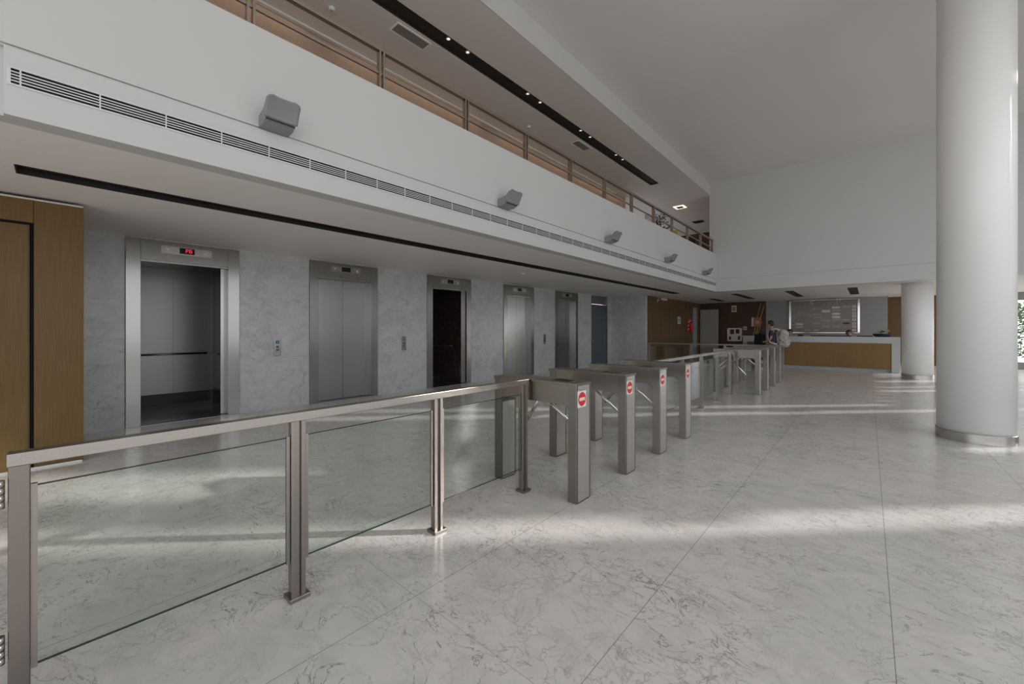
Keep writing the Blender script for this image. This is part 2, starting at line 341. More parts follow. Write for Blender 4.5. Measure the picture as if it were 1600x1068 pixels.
# unseen right wall, openings and blades shaped for the sun stripes; glazed front near the camera
slots = [(9.66, 10.10), (15.15, 15.45), (18.25, 18.60), (19.15, 19.40), (20.55, 20.80)]
b = MB()
def sun_blockers(y0, y1, z0, z1):
    # added unseen upright blades (square to the low sun) stop its beam and let the rest of the daylight through
    n = max(1, round((y1-y0)/0.5)); st = (y1-y0)/n
    for i in range(n):
        c = y0+(i+0.5)*st; h = st*0.5*(1.10 if 0 < i < n-1 else 1.0); d = 0.008
        b.prism([(XR+0.25+h/1.0*0.5-d, c-h*0.5-d), (XR+0.25+h*0.5+d, c-h*0.5+d), (XR+0.25-h*0.5+d, c+h*0.5+d), (XR+0.25-h*0.5-d, c+h*0.5-d)], 'z', z0, z1)
y = 7.3
for s0, s1 in slots:
    zt = ZH if s0 < YE else ZL
    if y == 10.10:
        sun_blockers(y, 10.85, 0, ZH); sun_blockers(10.85, 11.85, 0, 5.15); sun_blockers(10.85, 11.85, 6.5, ZH); sun_blockers(12.7, s0, 0, ZH)
        sun_blockers(11.85, 12.7, 2.50, ZH); sun_blockers(11.85, 12.0, 0, 2.5); sun_blockers(12.0, 12.7, 0, 2.22)
    elif s0 > YE and y < YE: sun_blockers(y, YE, 0, ZH); sun_blockers(YE, s0, 0, ZL)
    else: sun_blockers(y, s0, 0, zt)
    if s0 < YE: b.box(XR, XR+0.06, s0, s1, 3.22, 3.52)
    y = s1
for q in (21.0, 22.2, 23.5): b.box(XR, XR+0.08, q-0.03, q+0.03, 0, ZL)
b.box(XR, XR+0.06, YE+0.2, 24, ZL, ZH)
struct('wall_right_sun_mask', b, M['louvre'])
b = MB()
for y in [-7.1 + 1.8*i for i in range(9)]: b.box(XR, XR+0.12, y-0.035, y+0.035, 0, ZH)
for z in (0.04, 3.3, 6.8): b.box(XR+0.01, XR+0.1, -7.1, 7.3, z-0.04, z+0.04)
struct('window_2', b, M['steel_dark'])
b = MB()
for x in [-4.0 + 1.9*i for i in range(6)]: b.box(x-0.035, x+0.035, -7.2, -7.08, 0, ZH)
for x in (-8.3, -6.9, -5.5): b.box(x-0.035, x+0.035, -7.2, -7.08, 0, ZL)
for z in (0.04, 3.3, 6.8): b.box(-4.0, XR, -7.19, -7.09, z-0.04, z+0.04)
struct('window_3', b, M['steel_dark'])
struct('wall_back', MB().box(XW-0.22, -4.0, -7.3, -7.1, ZL, ZH), M['white'])
# outside ground
g = struct('floor_outside', MB().box(6.0, 60, -50, 60, -0.25, -0.05).box(-10, 6.0, -50, -7.3, -0.25, -0.05).box(-10, 6.0, 24.2, 60, -0.25, -0.05), M['ground'])

# ---- grey service door beside the lifts
d = struct('door_1', MB().box(XW-0.10, XW-0.05, 14.02, 15.27, 0.01, 2.47), M['greydoor'])
struct('trim_1', MB().box(XW-0.10, XW-0.045, 14.02, 15.27, 2.485, 2.82).box(XW-0.12, XW+0.006, 13.985, 14.02, 0, 2.822).box(XW-0.12, XW+0.006, 15.27, 15.305, 0, 2.822), M['steel_dark'])
MB().tube((XW-0.05, 14.12, 1.02), (XW+0.01, 14.12, 1.02), 0.012).tube((XW+0.005, 14.12, 1.02), (XW+0.005, 14.22, 1.02), 0.010).build('door_handle', M['chrome'], d)
# ---- wood clad box at the left, with its flush door
b = MB()
b.box(XW, -6.52, -4.0, 0.19, 0.02, ZL-0.03)
b.box(-6.52, -6.50, -0.145, 0.21, 0.03, ZL-0.05); b.box(-6.52, -6.50, -1.30, -0.150, 2.56, ZL-0.05)
b.box(XW, -6.52, 0.19, 0.21, 0.03, ZL-0.05)
struct('wall_wood_clad', b, M['wood'])
struct('trim_2', MB().box(-6.53, -6.505, -4.0, 0.205, ZL-0.048, ZL-0.03).box(XW, -6.51, -4.0, 0.2, 0.0, 0.02), M['steel'])
d = struct('door_2', MB().box(-6.52, -6.495, -1.28, -0.185, 0.02, 2.53), M['wood'])
MB().box(-6.515, -6.497, -0.182, -0.176, 0.02, 2.53).build('door_edge_strip', M['midwood'], d)
struct('trim_gap_shade', MB().box(-6.518, -6.515, -1.3, -0.145, 0, 2.56), M['blackmatt'])  # black sheet paints the shade in the gap beside the door
# ---- wooden door in the service wall and the grey door at the far corner
d = struct('door_3', MB().box(-6.72, -6.703, 16.37, 17.29, 0.01, 2.47).box(-6.72, -6.703, 17.305, 18.23, 0.01, 2.47), M['midwood'])
MB().tube((-6.70, 17.2, 1.05), (-6.64, 17.2, 1.05), 0.012).tube((-6.645, 17.2, 1.05), (-6.645, 17.08, 1.05), 0.010).build('door_handle', M['chrome'], d)
d = struct('door_4', MB().box(-6.66, -5.78, 22.55, 22.60, 0.01, 2.50), M['leafgrey'])
MB().tube((-5.88, 22.55, 1.12), (-5.88, 22.49, 1.12), 0.014).tube((-5.88, 22.495, 1.12), (-6.0, 22.495, 1.12), 0.012).build('door_handle', M['steel_dark'], d)
struct('trim_4', MB().box(-6.70, -6.68, 21.48, 21.56, 0, 2.56).box(-6.70, -6.68, 21.98, 22.08, 0, 2.56).box(-6.70, -6.68, 21.48, 22.08, 2.50, 2.58).box(-6.71, -6.695, 21.56, 21.98, 0, 2.5), M['leafgrey'])

# ================================================================== columns
def column(loc, r, h, label):
    t = thing('column', label, 'column', loc, 'round white columns')
    MB().lathe([(r, 0.12), (r, h)], 72).build('shaft', M['column'], t)
    MB().lathe([(r+0.010, 0.0), (r+0.010, 0.002), (r+0.010, 0.121), (r+0.010, 0.123), (r-0.01, 0.123)], 72).build('base_ring', M['ring'], t)
column((1.059, 8.077, 0), 0.355, ZH, 'thick white round column in the open hall, steel ring at its foot')
column((1.088, 16.96, 0), 0.345, ZL, 'white round column beside the right end of the reception desk')

# ================================================================== lifts
def lift(y0, y1, state, label, floor_txt=None):
    W = y1-y0
    t = thing('lift', label, 'elevator', (XW, y0, 0), 'lifts in the marble wall')
    jl, jr = 0.17, W-0.17; zt = 2.515
    f = MB()
    f.box(-0.24, 0.022, 0.004, jl, 0, 2.818); f.box(-0.24, 0.022, jr, W-0.004, 0, 2.818); f.box(-0.24, 0.0215, jl, jr, zt, 2.8178)
    f.build('door_frame', M['steel_lift'], t, 0.003)
    MB().box(-0.20, 0.012, jl, jr, zt-0.03, zt-0.012).box(-0.20, -0.02, jl, jr, zt-0.012, zt).build('header_track', M['steel_dark'], t)
    MB().box(-0.26, 0.01, jl, jr, -0.001, 0.006).build('door_sill', M['steel_dark'], t)
    p = MB().box(0.0215, 0.028, W/2-0.32, W/2+0.32, 2.635, 2.755).build('indicator_plate', M['steel_plate'], t, 0.001)
    c = W/2-0.0
    dsp = MB().box(0.027, 0.031, c-0.095, c+0.095, 2.655, 2.745).build('display', M['display'], p)
    MB().prism([(c-0.215, 2.715), (c-0.265, 2.715), (c-0.24, 2.675)], 'x', 0.028, 0.031).build('down_arrow', M['arrow'], p)
    MB().prism([(c+0.215, 2.675), (c+0.265, 2.675), (c+0.24, 2.718)], 'x', 0.028, 0.031).build('up_arrow', M['arrow'], p)
    if floor_txt: text('floor_number', floor_txt, 0.085, M['led'], p, (0.0318, c+0.02, 2.70), (PI/2, 0, PI/2), 0.0006)
    dx0, dx1 = -0.15, -0.115
    if state == 'closed':
        MB().box(dx0, dx1, jl-0.01, W/2-0.003, 0.012, zt-0.02).build('door_panel', M['steel_door'], t, 0.002)
        MB().box(dx0, dx1, W/2+0.003, jr+0.01, 0.012, zt-0.02).build('door_panel', M['steel_door'], t, 0.002)
        MB().box(-0.30, -0.28, jl-0.05, jr+0.05, 0, zt).build('shaft_backing', M['blackmatt'], t)
    else:
        for a0, a1 in ((jl-0.10, jl+0.010), (jr-0.075, jr+0.06)):
            MB().box(dx0, dx1, a0, a1, 0.012, zt-0.02).build('door_panel', M['steel_door'], t, 0.003)
        MB().box(-0.215, -0.185, jr-0.045, jr+0.06, 0.012, zt-0.02).build('car_door_edge', M['steel'], t, 0.003)
        cm = M['steel_cab'] if state == 'open' else M['speckle']
        cw0, cw1 = jl-0.16, jr+0.18
        k0 = MB().box(-1.86, -1.80, cw0, cw1, 0.24, 2.62)
        k0.box(-1.80, -1.786, cw0+0.02, W/2+0.09, 0.26, 2.60); k0.box(-1.80, -1.786, W/2+0.10, cw1-0.02, 0.26, 2.60)
        k0.build('cab_back_wall', cm, t)
        for a, bb in ((cw0-0.04, cw0), (cw1, cw1+0.04)): MB().box(-1.86, -0.25, a, bb, 0.0, 2.62).build('cab_side_wall', cm, t)
        MB().box(-1.90, -0.24, cw0-0.04, cw1+0.04, 2.60, 2.66).build('cab_ceiling', M['steel_dark'], t)
        MB().box(-2.0, -0.24, cw0-0.04, cw1+0.04, -0.02, 0.004).build('cab_floor', M['cabfloor'], t)
        MB().box(-2.0, -1.96, cw0-0.04, cw1+0.04, 0.0, 0.26).build('kick_recess', M['black'], t)
        hr = MB().tube((-1.72, cw0+0.1, 0.99), (-1.72, cw1-0.12, 0.99), 0.017).tube((-1.6, cw1-0.07, 0.99), (-0.7, cw1-0.07, 0.99), 0.017)
        for y in (cw0+0.25, cw1-0.25): hr.tube((-1.72, y, 0.99), (-1.80, y, 0.98), 0.009)
        for x in (-1.4, -0.8): hr.tube((x, cw1-0.07, 0.99), (x, cw1, 0.98), 0.009)
        hr.build('handrail', M['steel_dark'] if state == 'open' else M['bronze'], t)
        if state == 'dark':
            q = MB().box(-1.79, -1.778, jl+0.02, jl+0.16, 0.75, 1.9).build('control_panel', M['steel_dark'], t)
            for i in range(8): MB().tube((-1.778, jl+0.06+0.05*(i % 2), 1.0+0.08*(i//2)), (-1.772, jl+0.06+0.05*(i % 2), 1.0+0.08*(i//2)), 0.013, 10).build('button', M['arrow'], q)
    return t
lift(*LIFTS[0], 'open', 'open lift with bare steel cab, handrail and red PB display, nearest the wood wall', 'PB')
lift(*LIFTS[1], 'closed', 'closed brushed steel lift doors between the open steel cab and the open dark cab')
lift(*LIFTS[2], 'dark', 'open lift showing a dark speckled cab interior')
lift(*LIFTS[3], 'closed', 'closed narrow looking steel lift, next one past the dark open cab')
lift(*LIFTS[4], 'closed', 'last closed steel lift, nearest the blue-grey service door')
# call button plates
def call_plate(y, label, first=None):
    if first: return dup(first, (XW, y, 0.97), label)
    t = thing('call_button_plate', label, 'button panel', (XW, y, 0.97), 'lift call button plates')
    MB().box(0, 0.012, -0.06, 0.06, 0, 0.33).build('plate', M['steel_lift'], t, 0.002)
    MB().box(0.012, 0.014, -0.03, 0.03, 0.225, 0.285).build('accessibility_sticker', M['blue'], t)
    MB().box(0.014, 0.0147, -0.008, 0.004, 0.238, 0.272).box(0.014, 0.0147, -0.008, 0.014, 0.238, 0.245).build('sticker_mark', M['signwhite'], t)
    for z in (0.165, 0.110):
        o = MB().box(0.012, 0.017, -0.02, 0.02, z-0.018, z+0.018).build('button', M['black'], t, 0.002)
        MB().box(0.017, 0.0175, -0.002, 0.002, z-0.01, z+0.01).build('button_mark', M['arrow'], o)
    MB().box(0.012, 0.0135, -0.045, 0.045, 0.02, 0.075).build('engraved_panel', M['steel_dark'], t)
    return t
cp = call_plate(2.72, 'steel call button plate with blue sticker between the first and second lifts')
call_plate(5.43, 'call button plate on marble between the second and third lifts', cp)
call_plate(10.93, 'slim call button plate between the last two lifts', cp)
call_plate(8.22, 'call button plate on marble just past the dark open cab', cp) if False else None

# ================================================================== glass railing near camera
XP = -2.33
def rail_post(parent, x, y, zt, along='y'):
    g = MB()
    if along == 'y':
        g.box(x-0.022, x+0.022, y-0.037, y-0.014, 0.02, zt); g.box(x-0.022, x+0.022, y+0.014, y+0.037, 0.02, zt); g.box(x-0.006, x+0.006, y-0.014, y+0.014, 0.02, zt)
    else:
        g.box(x-0.037, x-0.014, y-0.022, y+0.022, 0.02, zt); g.box(x+0.014, x+0.037, y-0.022, y+0.022, 0.02, zt); g.box(x-0.014, x+0.014, y-0.006, y+0.006, 0.02, zt)
    o = g.build('post', M['steel_post'], parent, 0.002)
    MB().box(x-0.048, x+0.048, y-0.052, y+0.052, 0.0, 0.022).build('base_plate', M['steel_post'], o, 0.003)
def rail_panel(parent, x0, y0, x1, y1, z0=0.207, z1=0.872):
    if abs(x0-x1) < 1e-4: g = MB().box(x0-0.005, x0+0.005, y0, y1, z0, z1)
    else: g = MB().box(x0, x1, y0-0.005, y0+0.005, z0, z1)
    o = g.build('glass_panel', M['glass'], parent)
    for zz in (z0, z1):
        (MB().box(x0-0.0052, x0+0.0052, y0+0.012, y1-0.012, zz-0.002, zz+0.002) if abs(x0-x1) < 1e-4 else MB().box(x0+0.012, x1-0.012, y0-0.0052, y0+0.0052, zz-0.002, zz+0.002)).build('glass_edge', M['glassedge'], o)
    if abs(x0-x1) < 1e-4:
        for y, s in ((y0, 1), (y1, -1)):
            cl = MB().box(x0-0.009, x0+0.009, y-0.004*s, y+0.012*s, z0-0.01, z1+0.008); cl.build('clamp_channel', M['steel_post'], o)
    else:
        for x, s in ((x0, 1), (x1, -1)):
            cl = MB().box(x-0.004*s, x+0.012*s, y0-0.012, y0+0.012, z0-0.01, z1+0.008); cl.build('clamp_channel', M['steel_post'], o)
t = thing('glass_railing', 'steel handrail with green tinted glass panels in the foreground, ending at the first turnstile', 'railing', (0, 0, 0), 'glass railings')
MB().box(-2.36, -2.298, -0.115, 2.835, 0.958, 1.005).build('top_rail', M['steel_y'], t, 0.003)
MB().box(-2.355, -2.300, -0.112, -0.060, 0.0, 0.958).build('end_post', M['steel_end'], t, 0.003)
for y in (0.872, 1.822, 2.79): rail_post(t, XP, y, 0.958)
for a, bq in ((-0.055, 0.828), (0.916, 1.778), (1.866, 2.746)): rail_panel(t, XP, a, XP, bq)
# swing gate at the left edge
t = thing('swing_gate', 'steel framed swing gate hinged to the foreground railing at the left edge', 'gate', (0, 0, 0))
MB().box(-2.355, -2.300, -1.30, -0.150, 0.958, 1.005).build('top_rail', M['steel_y'], t, 0.003)
MB().box(-2.350, -2.305, -0.195, -0.148, 0.06, 0.958).build('hinge_stile', M['steel_post'], t, 0.003)
MB().box(-2.350, -2.305, -1.30, -1.255, 0.0, 0.958).build('latch_stile', M['steel'], t, 0.003)
MB().box(-2.335, -2.325, -1.23, -0.215, 0.207, 0.872).build('glass_panel', M['glass'], t)
for z in (0.82, 0.27):
    g = MB()
    for i in range(4): g.tube((-2.292, -0.130, z+0.025*i), (-2.292, -0.130, z+0.023+0.025*i), 0.013, 16)
    g.box(-2.303, -2.298, -0.172, -0.130, z, z+0.098)
    g.build('hinge', M['chrome'], t)
# second railing run
t = thing('glass_railing', 'long glass railing linking the near row of turnstiles to the far row', 'railing', (0, 0, 0), 'glass railings')
MB().box(-2.36, -2.298, 5.765, 10.315, 0.958, 1.005).build('top_rail', M['steel_y'], t, 0.003)
ps = (5.90, 6.92, 7.955, 9.0, 10.05)
for y in ps: rail_post(t, XP, y, 0.958)
for a, bq in zip(ps, ps[1:]): rail_panel(t, XP, a+0.044, XP, bq-0.044)
# cross railing
t = thing('glass_railing', 'glass railing crossing behind the far turnstiles in front of the brown wood wall', 'railing', (0, 0, 0), 'glass railings')
MB().box(-5.86, -1.80, 13.87, 13.93, 0.958, 1.005).build('top_rail', M['steel_x'], t, 0.003)
MB().box(-2.36, -2.298, 13.35, 13.87, 0.958, 1.005).build('return_rail', M['steel_y'], t, 0.003)
px = (-5.80, -4.38, -3.37, -1.86)
for x in px: rail_post(t, x, 13.9, 0.958, 'x')
for a, bq in zip(px, px[1:]): rail_panel(t, a+0.044, 13.9, bq-0.044, 13.9)

# ================================================================== turnstiles
def turnstile(x, y, label, sign=True, mech=1, group='tripod turnstiles'):
    t = thing('turnstile', label, 'turnstile', (x, y, 0), group)
    D, Wd = 0.94, 0.225
    MB().box(-D+0.005, -0.012, 0.006, Wd-0.006, 0.812, 0.985).build('housing', M['steel_x'], t, 0.002)  # dim reflections on the housing sides put into a darker steel
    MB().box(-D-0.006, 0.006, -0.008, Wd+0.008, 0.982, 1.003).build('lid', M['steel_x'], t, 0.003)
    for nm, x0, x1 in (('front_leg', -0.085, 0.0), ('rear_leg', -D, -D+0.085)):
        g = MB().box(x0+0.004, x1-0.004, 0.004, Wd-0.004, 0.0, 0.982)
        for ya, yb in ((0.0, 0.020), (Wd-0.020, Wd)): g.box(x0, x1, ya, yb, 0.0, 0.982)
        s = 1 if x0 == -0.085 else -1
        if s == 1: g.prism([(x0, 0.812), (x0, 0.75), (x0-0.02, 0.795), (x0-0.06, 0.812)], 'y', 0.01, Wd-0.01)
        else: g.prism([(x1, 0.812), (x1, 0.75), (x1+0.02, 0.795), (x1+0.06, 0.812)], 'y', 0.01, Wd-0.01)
        leg = g.build(nm, M['steel_leg_shaded'], t, 0.002)  # leg sides' dim reflection painted as darker steel, lighter steel on the plate
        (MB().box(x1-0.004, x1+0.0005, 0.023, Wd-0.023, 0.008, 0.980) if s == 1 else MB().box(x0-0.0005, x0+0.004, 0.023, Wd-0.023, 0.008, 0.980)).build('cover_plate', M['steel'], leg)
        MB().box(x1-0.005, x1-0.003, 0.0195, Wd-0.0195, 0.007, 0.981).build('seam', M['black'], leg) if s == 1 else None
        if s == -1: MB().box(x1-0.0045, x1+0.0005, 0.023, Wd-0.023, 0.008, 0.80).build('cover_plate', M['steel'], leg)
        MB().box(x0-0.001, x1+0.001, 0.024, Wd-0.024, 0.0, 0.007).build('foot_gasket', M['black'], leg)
    # card reader window in the lid
    rd = MB().box(-0.30, -0.13, 0.075, 0.175, 1.003, 1.006).build('card_reader', M['display'], t)
    MB().box(-0.12, -0.06, 0.09, 0.16, 1.003, 1.0055).build('indicator_window', M['steel_dark'], t)
    MB().tube((-0.002, 0.085, 0.958), (0.006, 0.085, 0.958), 0.010, 16).tube((0.006, 0.085, 0.958), (0.009, 0.085, 0.958), 0.006, 12).build('key_lock', M['chrome'], t)
    if sign:
        sg = MB().box(0.0, 0.0025, 0.016, 0.150, 0.798, 0.935).build('no_entry_sign', M['signwhite'], t)
        n = 40; MB().prism([(0.083+0.058*math.cos(2*PI*i/n), 0.8665+0.058*math.sin(2*PI*i/n)) for i in range(n)], 'x', 0.0025, 0.0042).build('red_disc', M['red'], sg)
        MB().box(0.0042, 0.0052, 0.040, 0.126, 0.853, 0.880).build('sign_bar', M['cream'], sg)
    if mech == 0: return t
    s = mech; yb = Wd if s > 0 else 0.0
    hx, hz = -0.58, 0.850
    hub = MB().tube((hx, yb-0.01*s, hz), (hx, yb+0.045*s, hz-0.02), 0.055, 24, 0.048)
    hub.ball((hx, yb+0.05*s, hz-0.025), 0.05)
    hub.build('hub', M['black'] if s < 0 else M['steel_dark'], t)
    c = Vector((hx, yb+0.07*s, hz-0.03))
    for e in (Vector((0.36, 0.16*s, -0.36)), Vector((-0.36, 0.16*s, -0.38)), Vector((0.0, 0.50*s, 0.02)))[:(3 if s > 0 else 2)]:
        MB().tube(c, c+e, 0.0175, 18).ball(c+e, 0.0175).build('arm', M['chrome'], t)
    return t
near = [(2.862, 'nearest turnstile with red no-entry sign, touching the foreground handrail'),
        (3.770, 'second turnstile with red no-entry sign, counting from the foreground handrail'),
        (4.640, 'third turnstile with red no-entry sign, counting from the foreground handrail'),
        (5.525, 'fourth turnstile with red no-entry sign, the one the long glass railing starts from')]
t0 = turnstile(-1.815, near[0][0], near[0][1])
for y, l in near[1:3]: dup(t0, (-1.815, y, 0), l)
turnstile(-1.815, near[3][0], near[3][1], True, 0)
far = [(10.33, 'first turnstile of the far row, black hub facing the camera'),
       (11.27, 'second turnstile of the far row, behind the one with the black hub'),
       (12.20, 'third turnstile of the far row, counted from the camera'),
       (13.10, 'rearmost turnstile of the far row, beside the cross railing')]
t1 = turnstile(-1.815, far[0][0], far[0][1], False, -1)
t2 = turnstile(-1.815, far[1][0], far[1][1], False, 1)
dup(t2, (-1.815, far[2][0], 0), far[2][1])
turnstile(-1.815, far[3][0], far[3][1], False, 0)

# ================================================================== mezzanine railing
t = thing('mezzanine_railing', 'bronze-tinted steel railing along the top of the white mezzanine parapet', 'railing', (-4.235, 0, 4.212))
MB().box(-0.03, 0.03, -6.9, 15.80, 0.450, 0.497).build('top_rail', M['bronze'], t, 0.003)
MB().box(-0.014, 0.014, -6.9, 15.76, 0.185, 0.213).build('mid_rail', M['bronze'], t, 0.002)
for i in range(-5, 12):
    y = 1.182+1.3185*i
    MB().box(-0.03, 0.03, y-0.035, y-0.013, 0, 0.45).box(-0.03, 0.03, y+0.013, y+0.035, 0, 0.45).build('post', M['bronze'], t, 0.002)
# ================================================================== sconces on the parapet
def sconce():
    t = thing('wall_lamp', '', 'lamp', (XF, 0, 3.30), 'grey uplighter lamps on the mezzanine front')
    MB().box(0, 0.02, -0.10, 0.10, 0.02, 0.10).build('mounting_plate', M['lampgrey'], t)
    g = MB(); Wd = 0.125
    g.prism([(0.0, -0.008), (0.0, 0.104), (0.155, 0.135), (0.195, 0.10), (0.190, 0.040), (0.165, 0.016), (0.11, -0.004)], 'y', -Wd, Wd)
    g.build('lamp_body', M['lampgrey'], t, 0.006)
    # curved shield rising outward, rounded upper corners
    n = 14; m_ = 14; bm = bmesh.new(); rows = []
    for i in range(n+1):
        u = i/n
        x = 0.188+0.090*u**1.3; z = 0.036+0.160*u
        hw = Wd+0.012
        if u > 0.8: hw -= 0.045*(1-math.sqrt(max(0, 1-((u-0.8)/0.2)**2)))
        rows.append([bm.verts.new((x+0.012*(abs(2*j/m_-1))**3, hw*(2*j/m_-1), z)) for j in range(m_+1)])
    for a, c in zip(rows, rows[1:]):
        for j in range(m_): bm.faces.new((a[j], a[j+1], c[j+1], c[j])).smooth = True
    me = bpy.data.meshes.new('shade'); bm.to_mesh(me); bm.free(); me.materials.append(M['lampgrey'])
    o = bpy.data.objects.new('shade', me); COL.objects.link(o); o.parent = t
    s = o.modifiers.new('solid', 'SOLIDIFY'); s.thickness = 0.008
    # side flanges of the trough
    for sg in (-1, 1):
        MB().prism([(0.185, 0.036), (0.268, 0.18), (0.235, 0.175), (0.160, 0.10)], 'y', sg*(Wd+0.004), sg*(Wd+0.012)).build('side_flange', M['lampgrey'], t)
    MB().box(0.176, 0.186, -Wd+0.004, Wd-0.004, 0.018, 0.030).build('shadow_gap', M['black'], t)
    return t
sc = sconce()
labs = ['grey uplighter wall lamp nearest the camera on the white mezzanine front', 'second grey uplighter lamp from the left on the mezzanine front',
        'middle one of the five grey uplighter lamps on the mezzanine front', 'fourth grey uplighter lamp from the left on the mezzanine front',
        'farthest grey uplighter lamp, beside the inner corner of the white walls']
LY = (1.354, 4.515, 7.785, 11.11, 14.45)
sc.location.y = LY[0]; sc['label'] = labs[0]
for i in range(1, 5): dup(sc, (XF, LY[i], 3.30), labs[i])
# ================================================================== long slot grille in the fascia
t = thing('air_grille', 'long white slotted air grille along the lower band of the mezzanine front', 'air grille', (XF, 0, 3.05))
MB().box(-0.002, 0.0015, -0.19, 15.95, 0, 0.098).build('dark_slots', M['blackmatt'], t)
g = MB()
for i in range(4): g.box(0.0, 0.006, -0.19, 15.95, 0.016+i*0.0195, 0.0235+i*0.0195)
y = -0.15
while y < 15.9: g.box(0.0, 0.0065, y-0.004, y+0.004, 0, 0.098); y += 0.366
g.box(-0.002, 0.008, -0.205, 15.965, -0.012, 0.0); g.box(-0.002, 0.008, -0.205, 15.965, 0.098, 0.108); g.box(-0.002, 0.008, -0.205, -0.19, 0, 0.1)
g.build('slats', M['grille'], t)
# ================================================================== black channels
t = thing('ceiling_light_channel', 'long black recessed channel in the low ceiling before the lifts', 'light channel', (0, 0, ZL))
MB().box(SX0, SX1, SY0, SY1, 0.10, 0.115).box(SX0, SX0+0.012, SY0, SY1, 0.0, 0.10).box(SX1-0.012, SX1, SY0, SY1, 0.0, 0.10).box(SX0, SX1, SY0, SY0+0.01, 0, 0.1).box(SX0, SX1, SY1-0.01, SY1, 0, 0.1).build('channel', M['strip'], t)
g = MB()
for x in (-5.62, -5.535, -5.45): g.box(x-0.008, x+0.008, SY0+0.01, SY1-0.01, 0.03, 0.055)
g.build('track', M['black'], t)
t = thing('ceiling_light_channel', 'black recessed channel with paired round spotlights in the mezzanine ceiling', 'light channel', (0, 0, ZU))
MB().box(UX0, UX1, UY0, UY1, 0.03, 0.045).box(UX0, UX0+0.012, UY0, UY1, 0.0, 0.03).box(UX1-0.012, UX1, UY0, UY1, 0, 0.03).box(UX0, UX1, UY1-0.01, UY1, 0, 0.03).build('channel', M['strip'], t)
first = None
for n_, y in enumerate((2.4, 2.85, 4.467, 4.912, 6.616, 7.045, 8.713, 9.168, 10.596, 11.012)):
    if n_ < 2: continue
    lab = '%s spotlight of the %s visible pair in the black mezzanine channel' % (('nearer', 'farther')[n_ % 2], {1: 'first', 2: 'second', 3: 'third', 4: 'farthest'}[n_//2])
    if first is None:
        first = thing('spotlight', lab, 'spotlight', (-5.40, y, ZU+0.028), 'spotlights in the mezzanine channel')
        MB().lathe([(0.028, -0.012), (0.050, -0.012), (0.052, 0.0), (0.028, 0.0)], 24).build('trim_ring', M['steel_dark'], first)
        MB().lathe([(0.030, -0.014), (0.030, -0.008)], 20).build('lens', M['spot'], first)
    else: dup(first, (-5.40, y, ZU+0.028), lab)
# ceiling grilles upstairs
def vent(loc, sx, sy, label):
    t = thing('ceiling_vent', label, 'air vent', loc, 'air vents in the mezzanine ceiling')
    MB().box(-sx/2, sx/2, -sy/2, sy/2, -0.003, 0.0).build('backing', M['blackmatt'], t)
    g = MB().box(-sx/2-0.025, -sx/2, -sy/2-0.025, sy/2+0.025, -0.012, 0).box(sx/2, sx/2+0.025, -sy/2-0.025, sy/2+0.025, -0.012, 0)
    g.box(-sx/2, sx/2, -sy/2-0.025, -sy/2, -0.012, 0).box(-sx/2, sx/2, sy/2, sy/2+0.025, -0.012, 0)
    g.build('frame', M['lowceil'], t)
    g = MB(); n = 12
    for i in range(n): x = -sx/2+(i+0.5)*sx/n; g.box(x-0.005, x+0.005, -sy/2, sy/2, -0.010, -0.002)
    g.build('slats', M['ventgrey'], t)
vent((-5.815, 3.995, ZU), 0.20, 0.62, 'grey slatted air vent in the mezzanine ceiling nearest the camera')
vent((-5.81, 9.40, ZU), 0.20, 0.60, 'smaller looking air vent farther along the mezzanine ceiling')
def detector(loc, label):
    t = thing('smoke_detector', label, 'smoke detector', loc, 'ceiling smoke detectors')
    MB().lathe([(0.03, -0.045), (0.045, -0.038), (0.052, -0.012), (0.055, 0.0)], 28).build('cover', M['signwhite'], t)
    MB().lathe([(0.010, -0.052), (0.014, -0.044)], 12).build('sensor', M['ventgrey'], t)
detector((-6.22, 2.83, ZU), 'round detector on the mezzanine ceiling near the top rail, left of the vent')
detector((-6.22, 7.66, ZU), 'white round detector on the mezzanine ceiling midway along the railing')
detector((-6.39, 7.64, ZL), 'white round detector on the low ceiling above the lifts')
t = thing('ceiling_lamp', 'small square lit ceiling lamp at the far end of the mezzanine', 'lamp', (-5.72, 16.75, ZU))
MB().box(-0.20, 0.20, -0.22, 0.22, -0.02, 0.0).build('frame', M['bulb'], t)
MB().box(-0.12, 0.12, -0.14, 0.14, -0.024, -0.019).build('louvre', M['bronze'], t)
t = thing('ceiling_lamp', 'dark square ceiling fitting deep in the mezzanine', 'lamp', (-5.86, 19.56, ZU))
MB().box(-0.22, 0.22, -0.22, 0.22, -0.02, 0.0).build('frame', M['steel_dark'], t); MB().box(-0.17, 0.17, -0.17, 0.17, -0.024, -0.019).build('louvre', M['black'], t)
# linear wall washer along the mezzanine back wall (its own light)
t = thing('wall_washer', 'slim warm light strip at the top of the tan mezzanine wall', 'lamp', (-6.90, 5.5, ZU))
MB().box(-0.04, 0.03, -7.0, 8.0, -0.03, 0.0).build('housing', M['signwhite'], t)
for y in (-3, 1, 5, 9, 12.5):
    l = bpy.data.lights.new('wall_washer_light', 'AREA'); l.shape = 'RECTANGLE'; l.size = 0.05; l.size_y = 3.4; l.energy = 1.3; l.color = (1.0, 0.72, 0.52)
    o = bpy.data.objects.new('wall_washer_light', l); COL.objects.link(o); o.location = (-6.84, y, ZU-0.04); o.rotation_euler = (0, math.radians(12), 0)
for y in (17.0,):
    l = bpy.data.lights.new('lamp_light', 'AREA'); l.size = 0.35; l.energy = 10; l.color = (1.0, 0.75, 0.55)
    o = bpy.data.objects.new('lamp_light', l); COL.objects.link(o); o.location = (-5.72, y, ZU-0.03)
